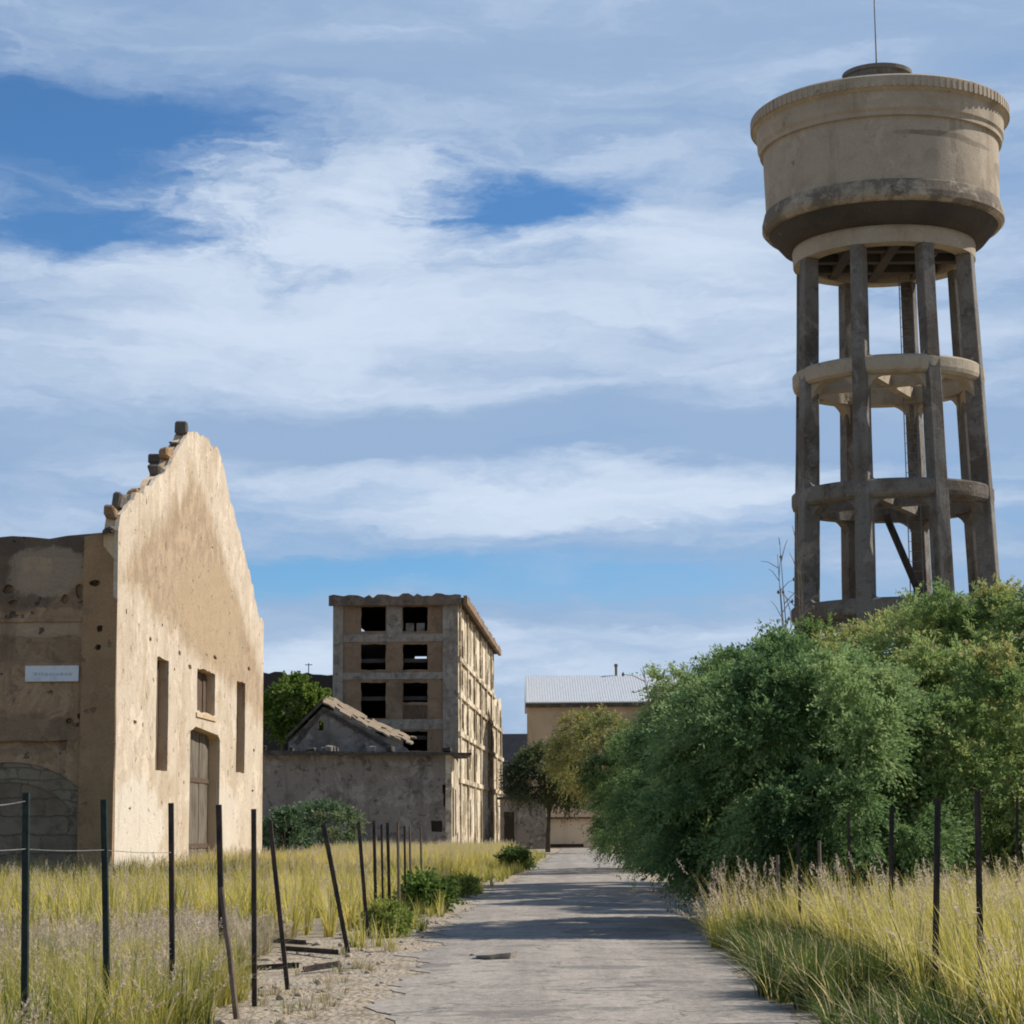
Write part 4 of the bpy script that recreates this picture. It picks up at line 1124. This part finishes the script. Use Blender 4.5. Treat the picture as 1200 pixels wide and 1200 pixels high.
tree('shrub', 'grey green shrub growing against the plaster wall of the low building', 'shrub', at(380, 960, 96 * K).x, 96 * K, 1.6, (2.4, 1.8, 1.9), G_shrub, n=110, lobes=8, n_spray=9, n_leaf=10, sl_=.6, leaf=.2, wid=.05, tint=.55, trunk_r=.08, droop=.15)
tree('shrub', 'low olive shrub beside the corner of the ochre hall', 'shrub', at(334, 965, 88 * K).x, 88 * K, 1.4, (1.5, 1.4, 1.5), G_shrub, n=70, lobes=6, n_spray=9, n_leaf=10, sl_=.6, leaf=.2, wid=.05, tint=.35, trunk_r=.07, droop=.15)
for (px, y, s_, tn, lab) in [(497, 42, .6, .45, 'dark green bush at the left verge next to the last fence posts'),
                             (603, 82, .8, .1, 'small dark bush far along the left edge of the road')]:
    tree('shrub', lab, 'shrub', at(px, 1030, y).x, y, .42 * s_, (.75 * s_, .8 * s_, .6 * s_), G_weed, n=60, lobes=6, n_spray=8, n_leaf=9, sl_=.4, leaf=.12, wid=.03, tint=tn, trunk_r=.03, droop=.15)


def bare_shrub(name, lab, x, y, z0, h, n, spread_):
    o = thing(name, (x, y, 0), lab, 'shrub'); mb = MB()
    for k in range(n):
        a_ = random.uniform(0, 6.28); tip = Vector((x + math.cos(a_) * spread_ * random.uniform(.2, 1), y + math.sin(a_) * spread_ * .5, h * random.uniform(.65, 1)))
        b_ = Vector((x, y, z0)); m_ = b_.lerp(tip, .55) + Vector((random.uniform(-.15, .15), 0, .15))
        mb.tube([b_, m_, tip], [.05, .022, .007], 5)
        for _ in range(7):
            s_ = m_.lerp(tip, random.random()); e_ = s_ + Vector((random.uniform(-.55, .55), random.uniform(-.3, .3), random.uniform(.1, .6)))
            mb.tube([s_, s_.lerp(e_, .6) + Vector((0, 0, .05)), e_], [.012, .008, .005], 4)
            if random.random() < .35: mb.tube([e_ - Vector((0, 0, .05)), e_, e_ + Vector((0, 0, .06))], [.01, .045, .01], 5)
    mb.build('bare_branches', M_twig, o)
    return o


bare_shrub('dead_shrub', 'leafless twiggy shrub poking up left of the water tower', at(928, 700, 46 * K).x, 46 * K, 0, at(910, 585, 46 * K).z, 6, .9)
bare_shrub('dead_shrub', 'grey bare twigs above the tamarisk nearest the far warehouse', at(800, 800, 44 * K).x, 44 * K, 0, at(800, 775, 44 * K).z, 7, 1.4)


# ---- grass
def in_view(x, y, m=1.5):
    h = y * 600 / F
    return (x > -h - m) & (x < h + m)


def grass(name, mat, pts, h, nb, wid, spread_, tint, tsp, plume=0.0, lean=(0, 0), seg=4, zf=None):
    """Tufts of bent blades; a share of them carries a soft plume."""
    n = len(pts)
    X = np.repeat(pts, nb, 0); hh = np.repeat(h, nb) * RNG.uniform(.45, 1.1, n * nb)
    m = len(X)
    a = RNG.uniform(0, 2 * np.pi, m); d = np.stack([np.cos(a), np.sin(a)], 1)
    X = X + d * RNG.uniform(0, .09, m)[:, None]
    bend = np.abs(RNG.normal(.0, spread_, m)) * hh
    ld = d * bend[:, None] + np.array(lean)[None, :] * hh[:, None]
    z0 = zf(X) if zf is not None else np.zeros(m)
    S = np.stack([-d[:, 1], d[:, 0]], 1) * (wid * RNG.uniform(.6, 1.3, m))[:, None]
    tn = np.repeat(tint, nb) + RNG.normal(size=m) * tsp
    dead = RNG.random(m) < .16; tn[dead] = RNG.uniform(.7, .95, dead.sum()); bend = np.where(RNG.random(m) < .06, bend + hh * RNG.uniform(.5, 1.2, m), bend)
    ld = d * bend[:, None] + np.array(lean)[None, :] * hh[:, None]
    V = []; T = []
    for k in range(seg + 1):
        u = k / seg; ww = (1 - u ** 1.6) if k < seg else 0.04
        c = X + ld * (u ** 1.8); z = z0 + hh * (u - .18 * u * u * np.clip(bend / np.maximum(hh, .01), 0, 1.5)) - .02
        for s in (-1, 1):
            V.append(np.concatenate([c + S * (s * ww), z[:, None]], 1)); T.append(tn + .10 * (u - .6))
    V = np.stack(V, 1); T = np.stack(T, 1)
    k2 = 2 * (seg + 1)
    base = (np.arange(m) * k2)[:, None]
    q = []
    for k in range(seg): q.append(base + np.array([2 * k, 2 * k + 1, 2 * k + 3, 2 * k + 2])[None, :])
    Fc = np.stack(q, 1).reshape(-1, 4); V2 = V.reshape(-1, 3); T2 = T.reshape(-1)
    if plume > 0:
        sel = np.where((RNG.random(m) < plume) & (hh > np.repeat(h, nb) * .7))[0]
        npl = 26
        tip = V[sel, -1]; prev = V[sel, -5]; dr = tip - prev; dr /= np.maximum(np.linalg.norm(dr, axis=1, keepdims=True), 1e-5)
        u = np.tile(np.linspace(0, 1, npl), len(sel)); P = np.repeat(tip, npl, 0) + np.repeat(dr, npl, 0) * ((u - .55) * .26)[:, None]
        Dd = np.repeat(dr, npl, 0) * .8 + RNG.normal(size=P.shape) * .6
        pv, pf, pt = leaf_quads(P, Dd, np.full(len(P), .055) * (1.1 - abs(u - .45)), np.full(len(P), .005), np.full(len(P), .97) + RNG.normal(size=len(P)) * .05)
        Fc = np.concatenate([Fc, pf + len(V2)]); V2 = np.concatenate([V2, pv]); T2 = np.concatenate([T2, pt])
    o = mesh_obj(name, V2, Fc, mat, tint=T2); o['kind'] = 'stuff'
    return o


def scatter(n, x0, x1, y0, y1, keep):
    y = np.sqrt(RNG.uniform(y0 ** 2, y1 ** 2, n)) if y0 > 0 else RNG.uniform(y0, y1, n)
    x = RNG.uniform(x0, x1, n); k = keep(x, y) & in_view(x, y)
    return np.stack([x[k], y[k]], 1)


rl = np.vectorize(lambda y: poly_x(ROAD_L, y)); rr = np.vectorize(lambda y: poly_x(ROAD_R, y))
LN = np.vectorize(lambda x, y, s, k: nz(x, y, s, k))
ZF = lambda X: np.array([ground_z(a, b) for a, b in X])
FE = [(14, -3.6), (19.2, -3.0), (22, -2.4), (28, -2.2), (47, -2.1), (72, -1.3), (108, 0.0), (150, 1.8)]
fe = np.vectorize(lambda y: poly_x(FE, y))
hall_y = A.y - .4


def field(x, y):
    left_of_hall = (x > A.x + (y - A.y) / (Bx.y - A.y) * (Bx.x - A.x) + .2) | (y < hall_y)
    return left_of_hall & (x < fe(y) - 0.15)


pts = scatter(14500, -26, 1, 25, 118, lambda x, y: field(x, y) & (LN(x, y, .5, 6) > -.55) & (y > np.where(x > -5.2, 32.5, 27.5) + 1.3 * LN(x, 0 * y, .6, 3)))
h = .85 + .3 * LN(pts[:, 0], pts[:, 1], .33, 8); far = np.clip((pts[:, 1] - 33) / 60, 0, 1)
tag(grass('tall_grass', G_grass, pts, np.clip(h, .4, 1.25), 26, .012, .34, .50 + .16 * LN(pts[:, 0], pts[:, 1], .25, 4) + .05 * far, .10, plume=.05, zf=ZF),
    'tall yellow green grass filling the field in front of the hall', 'grass')
pts = scatter(6500, -12, -1.5, 19.0, 33.0, lambda x, y: (x < fe(y) - .05 - 1.0 * (y > 22)) & (LN(x, y, .8, 5) > -.12))
tag(grass('dry_grass', G_dry, pts, .20 + .38 * RNG.random(len(pts)) ** 1.5, 24, .007, .6, .55 + .12 * RNG.normal(size=len(pts)), .14, plume=.06, zf=ZF),
    'pale dry straw lying between the left fence posts and the green field', 'grass')
pts = scatter(4600, -9, -1.8, 13.4, 23, lambda x, y: (x < fe(y) + .95 - .15 * (y - 14) + .35 * LN(x, y, .8, 2)) & (LN(x, y, .8, 9) > -.3))
tag(grass('foreground_grass', G_grass, pts, .30 + .42 * RNG.random(len(pts)) ** 1.4, 34, .0055, .55, .38 + .32 * LN(pts[:, 0], pts[:, 1], .9, 4), .12, plume=.02, zf=ZF),
    'green and straw grass tufts around the nearest left fence posts', 'grass')

pts = scatter(4200, 2.4, 13.5, 13.6, 34, lambda x, y: (LN(x, y, .7, 12) > -.35) & ((y < 29) | (x > 5.5)) & (x > rr(y) + 1.25 - .02 * (y - 14) + .5 * LN(x, y, .6, 3)) & (x < rr(y) + 8))
h = .88 + .34 * LN(pts[:, 0], pts[:, 1], .6, 8) + .12 * RNG.normal(size=len(pts))
tag(grass('tall_grass', G_grass, pts, np.clip(h, .5, 1.5), 34, .0075, .34, .52 + .30 * LN(pts[:, 0], pts[:, 1], .6, 4), .13, plume=.04, lean=(-.10, -.02), zf=ZF),
    'tall straw yellow grass along the right hand fence', 'grass')
pts = scatter(2600, 1.8, 6.5, 13.4, 31, lambda x, y: (x > rr(y) + .12 + .4 * LN(x, y, .9, 3)) & (x < rr(y) + 1.9) & (LN(x, y, 1.1, 8) > -.3))
tag(grass('verge_grass', G_grass, pts, .22 + .42 * RNG.random(len(pts)) ** 1.4, 40, .009, .75, -.02 + .22 * LN(pts[:, 0], pts[:, 1], 1.0, 4), .10, lean=(-.2, 0), zf=ZF),
    'low green grass spilling over the right edge of the road', 'grass')
pts = scatter(4000, -4, 4, 29, 120, lambda x, y: (x > fe(y) - .4) & (x < rl(y) - .25 + .25 * LN(x, y, .6, 3)) & (LN(x, y, .45, 7) > -.15))
tag(grass('verge_grass', G_grass, pts, .25 + .32 * RNG.random(len(pts)), 24, .009, .5, .36 + .2 * LN(pts[:, 0], pts[:, 1], .5, 4), .1, zf=ZF),
    'patchy green and straw grass on the left verge beyond the rubble', 'grass')
pts = scatter(900, -5, 0, 15.5, 36, lambda x, y: (x > fe(y) - .3) & (x < rl(y) - .35) & (LN(x, y, .8, 14) > .05))
tag(grass('dry_grass', G_dry, pts, .08 + .16 * RNG.random(len(pts)), 22, .005, .8, .35 + .25 * RNG.normal(size=len(pts)), .15, zf=ZF),
    'sparse short dry tufts growing through the rubble', 'grass')
# grass clumps with feathery plumes leaning out in front of the dark tamarisk
for (px, py, hh, lab) in [(885, 1106, 1.05, 'tall yellow grass clump with plumes at the road end of the right grass'),
                          (858, 1112, .7, 'small grass clump leaning over the road with pale plumes')]:
    g = ground(px, py)
    pts = np.array([[g.x, g.y]]) + RNG.normal(size=(9, 2)) * .22
    o = grass('plume_grass', G_grass, pts, np.full(9, hh), 40, .006, .32, np.full(9, .62 if hh > 1 else .4), .1, plume=.16, lean=(-.10, 0))
    del o['kind']; tag(o, lab, 'grass clump', 'grass clumps with plumes')

for (px, py, lab, tn) in [(950, 1168, 'dark green grass clump at the lower right road edge', .06), (1010, 1180, 'dark olive grass clump beneath the tall grass at the bottom edge', .16),
                          (470, 1185, None, 0)][:2]:
    g = ground(px, py); pts = np.array([[g.x, g.y]]) + RNG.normal(size=(30, 2)) * .28
    o = grass('grass_clump', G_grass, pts, np.full(30, .62), 60, .008, .6, np.full(30, tn - .06), .05)
    del o['kind']; tag(o, lab, 'grass clump', 'dark grass clumps')

# ---- broad-leaved weeds as countable plants
for (px, py, s_, tn, lab) in [(455, 1098, .5, .75, 'light green weed at the foot of the left fence beside the shadow'),
                              (540, 1052, .5, .7, 'green weed patch on the left verge where the road narrows'),
                              (880, 1092, .4, .55, 'bright green weed at the right road edge below the plumed grass')]:
    g = ground(px, py); o = thing('weed', (g.x, g.y, 0), lab, 'weed', 'weeds along the road')
    C, O, T, LC = crown_clumps((g.x, g.y, .3 * s_ + .1), (.7 * s_, .7 * s_, .55 * s_), 36, 5)
    V, Fc, tt = sprays(C, O, 8, 9, .42 * s_, .11 * s_ + .03, .018, T + tn, droop=.2); V[:, 2] = np.maximum(V[:, 2], .01)
    mesh_obj('foliage', V, Fc, G_weed, o, tint=tt)
    mb = MB()
    for c in C[::4]: mb.tube([(g.x, g.y, 0), Vector(c) * .5 + Vector((g.x, g.y, .1)) * .5, Vector(c)], [.012, .009, .004], 5)
    mb.build('stem', M_twig, o)

# ------------------------------------------------------------------ fences
def post(top, base_px, Y, mat, lab, w=.05, grp='iron fence posts', kind='angle'):
    Y = Y * K; w *= .86
    b = at(base_px[0], base_px[1], Y); b = Vector((b.x, Y, 0))
    tp = at(top[0], top[1], Y)
    mb = MB(); up = (0, 1, 0)
    b2 = b - (tp - b).normalized() * .15
    if kind == 'angle':                          # L-section iron with a flat cap
        mb.bar(b2, tp, w, w * .22, up=up)
        e = (tp - b).normalized(); u = e.cross(Vector((0, 1, 0))).normalized()
        o_ = u * (-w * .39) + Vector((0, w * .62, 0))
        mb.bar(b2 + o_, tp + o_, w * .22, w, up=up)
        for k in range(4):
            c = b.lerp(tp, .25 + .22 * k) - Vector((0, w * .16, 0)); mb.bar(c - u * w * .2, c + u * w * .2, w * .3, w * .2)
    else:
        mb.tube([b2, b2.lerp(tp, .5) + Vector((random.uniform(-.012, .012), 0, 0)), tp], [w * .55, w * .5, w * .42], 8)
    o = mb.build('fence_post', mat, None, origin=(b.x, b.y, 0))
    return tag(o, lab, 'fence post', grp)


LG = 'fence posts on the left of the road'
posts_l = [
    ((30, 929), (28, 1226), 13.0, M_post_green, 'straight black post nearest the left edge, rising over the hall wall', .052, 'angle'),
    ((121, 937), (126, 1205), 14.3, M_post_green, 'straight black post in front of the hall corner, second from left', .052, 'angle'),
    ((200, 941), (202, 1180), 16.0, M_post, 'dark straight post in front of the left slit window', .05, 'angle'),
    ((256, 943), (260, 1120), 22.4, M_post, 'thick dark post standing in front of the hall doorway', .075, 'angle'),
    ((259, 1040), (277, 1184), 15.7, M_post_tan, 'short slanting brown stake at the foot of the doorway post', .06, 'stake'),
    ((297, 948), (298, 1170), 16.8, M_post, 'straight rusty post in front of the right corner of the hall', .05, 'angle'),
    ((316, 962), (337, 1152), 18.5, M_post, 'leaning rusty post right of the hall corner', .05, 'angle'),
    ((379, 966), (408, 1112), 23.7, M_post, 'post leaning strongly left in front of the grey green shrub', .065, 'angle'),
    ((420, 963), (431, 1095), 27.0, M_post, 'slightly leaning dark post left of the close cluster of posts', .06, 'angle'),
    ((438, 962), (441, 1088), 28.6, M_post, 'dark post opening the close cluster before the low building', .055, 'angle'),
    ((454, 964), (457, 1079), 31.0, M_post, 'dark post in the middle of the cluster before the low building', .06, 'angle'),
    ((466, 963), (468, 1074), 32.5, M_post_tan, 'pale brown stake beside the last dark post of the left fence', .07, 'stake'),
    ((447, 966), (449, 1083), 29.6, M_post, 'thin dark post between the two darkest posts of the far cluster', .04, 'angle'),
    ((474, 968), (475, 1066), 34.5, M_post, 'thin dark stake just before the last stake of the left fence', .045, 'angle'),
    ((493, 970), (495, 1044), 44.0, M_post_tan, 'faint pale stake beyond the end of the left fence', .07, 'stake'),
    ((480, 968), (482, 1056), 39.0, M_post_tan, 'last and farthest stake of the left fence', .07, 'stake'),
]
for (tp, bs, Y, mt, lab, w_, kd) in posts_l: post(tp, bs, Y, mt, lab, w_, LG, kd)
RG = 'fence posts on the right of the road'
posts_r = [
    ((1145, 927), (1151, 1210), 14.0, M_post, 'tallest black post on the right, topmost against the tamarisk', .055, 'angle'),
    ((1099, 935), (1095, 1190), 15.3, M_post, 'black post with a short side twig, left of the tallest right post', .06, 'angle'),
    ((1045, 946), (1043, 1138), 20.0, M_post, 'dark post standing deep in the yellow grass, third from the right', .06, 'angle'),
    ((994, 951), (997, 1110), 24.0, M_post, 'slender dark post rising from the middle of the right grass', .045, 'angle'),
    ((960, 985), (962, 1118), 22.5, M_post_tan, 'pale stake with rusty band in the right grass', .055, 'stake'),
    ((936, 986), (938, 1118), 22.5, M_post, 'low thin dark post in the right grass', .04, 'angle'),
    ((911, 1002), (914, 1098), 26.0, M_post_tan, 'shortest brown stake at the left end of the right fence', .07, 'stake'),
    ((1192, 934), (1191, 1100), 24.5, M_post, 'thin far post close to the right edge of the photo', .045, 'angle'),
]
for (tp, bs, Y, mt, lab, w_, kd) in posts_r: post(tp, bs, Y, mt, lab, w_, RG, kd)


def wire(pts, lab, r=.0028, sag=.03):
    mb = MB(); out = []
    for a_, b_ in zip(pts, pts[1:]):
        for k in range(8): out.append(Vector(a_).lerp(Vector(b_), k / 8) - Vector((0, 0, sag * math.sin(math.pi * k / 8))))
    out.append(Vector(pts[-1]))
    mb.tube(out, [r] * len(out), 5)
    o = mb.build('fence_wire', M_wire, None, origin=tuple(pts[0])); return tag(o, lab, 'wire', 'wires of the left fence')


def wp(px, py, Y): p = at(px, py, Y * K); return (p.x, p.y - .02, p.z)
wire([wp(-60, 940, 12), wp(30, 939, 13)], 'upper sagging wire at the first left fence post', .004)
wire([wp(-60, 996, 12), wp(30, 995, 13), wp(122, 996, 14.3), wp(201, 999, 16)], 'lower horizontal wire across the first three left fence posts', .003, .01)

# rails fallen on the rubble
def rail(p0, p1, lab):
    a_, b_ = ground(*p0), ground(*p1); mb = MB(); a_.z = .03; b_.z = .06
    mb.bar(a_, b_, .06, .012); d = (b_ - a_).normalized(); mb.bar(a_ + Vector((0, .03, .03)), b_ + Vector((0, .03, .03)), .012, .05)
    o = mb.build('fallen_rail', M_post, None, origin=(a_.x, a_.y, 0)); tag(o, lab, 'iron rail', 'iron rails lying on the rubble')
rail((282, 1104), (358, 1112), 'rusty iron rail lying farthest back on the rubble')
rail((330, 1116), (396, 1124), 'rusty iron rail lying askew in the middle of the rubble')
rail((288, 1141), (350, 1140), 'rusty iron rail lying beside the straight post on the rubble')
rail((355, 1142), (398, 1138), 'short iron rail lying nearest the road on the rubble')

# ------------------------------------------------------------------ stones, rubble, slab
def stone_mesh(n, centers, sizes):
    bm = bmesh.new(); bmesh.ops.create_icosphere(bm, subdivisions=2, radius=1)
    bv = np.array([v.co[:] for v in bm.verts]); bf = np.array([[v.index for v in f.verts] for f in bm.faces]); bm.free()
    V = []; Fc = []
    for i in range(n):
        s = sizes[i] * RNG.uniform(.6, 1.3, 3) * np.array([1.15, 1.0, .7]); k = RNG.uniform(0, 50, 3)
        q = bv * (1 + .32 * np.array([mnoise.noise(Vector(p * 1.3 + k)) for p in bv]))[:, None]
        for _ in range(7):                         # chop flat facets off it
            nn = RNG.normal(size=3); nn /= np.linalg.norm(nn); dd = q @ nn; q = q - np.outer(np.maximum(dd - RNG.uniform(.45, .75), 0), nn)
        a_ = RNG.uniform(0, 6.28); ca_, sa_ = math.cos(a_), math.sin(a_)
        q = q * s; q = np.stack([q[:, 0] * ca_ - q[:, 1] * sa_, q[:, 0] * sa_ + q[:, 1] * ca_, q[:, 2]], 1)
        V.append(q + np.array([centers[i][0], centers[i][1], centers[i][2] + s[2] * .45])); Fc.append(bf + i * len(bv))
    return np.concatenate(V), np.concatenate(Fc)


pts = scatter(2200, -5, 0, 15.5, 40, lambda x, y: (x > fe(y) - .7) & (x < rl(y) - .1) & (LN(x, y, .9, 1) > -.1))[:700]
sz = .012 + .045 * RNG.random(len(pts)) ** 4
V, Fc = stone_mesh(len(pts), [(p[0], p[1], 0) for p in pts], sz)
o = mesh_obj('rubble', V, Fc, M_stone); tag(o, 'small stones and broken rubble strewn on the left verge', 'rubble', kind='stuff')
for (px, py, s_) in [(228, 1108, .14), (243, 1122, .10), (262, 1136, .13), (312, 1126, .12), (330, 1098, .13), (372, 1108, .11), (352, 1130, .09), (300, 1152, .10),
                     (236, 1152, .12), (386, 1150, .08), (402, 1172, .07), (350, 1168, .08), (285, 1118, .11), (216, 1130, .13), (452, 1126, .07), (408, 1122, .09)]:
    g = ground(px, py); V, Fc = stone_mesh(1, [(g.x, g.y, -.02)], [s_ * .75])
    o = mesh_obj('stone', V, Fc, M_stone, None, origin=(g.x, g.y, 0)); tag(o, 'pale angular stone lying in the rubble on the left verge', 'stone', 'larger stones of the left verge')

g0, g1 = ground(556, 1127), ground(607, 1127)
slab = thing('concrete_slab', ((g0.x + g1.x) / 2, g0.y, 0), 'thin broken concrete slab lying on the left half of the road', 'slab')
mb = MB(); n = 14; cx, cy = (g0.x + g1.x) / 2, g0.y + .28; vs = []
for zz, k in ((.012, .9), (.05, 1.0)):
    for i in range(n):
        a_ = 2 * math.pi * i / n; rr_ = (1 + .12 * math.sin(i * 2.7)) * k
        vs.append((cx + math.cos(a_) * (g1.x - g0.x) * .5 * rr_, cy + math.sin(a_) * .34 * rr_, zz + .02 + (.025 * math.cos(a_) + .02 if zz > .04 else 0)))
mb.add(vs, [list(range(n))[::-1], list(range(n, 2 * n))] + [[i, (i + 1) % n, n + (i + 1) % n, n + i] for i in range(n)])
mb.build('slab', M_slab, slab)
g = ground(552, 1122); V, Fc = stone_mesh(1, [(g.x, g.y, .015)], [.05])
o = mesh_obj('stone', V, Fc, M_stone_dark, None, origin=(g.x, g.y, 0)); tag(o, 'small dark stone at the left end of the concrete slab', 'stone')
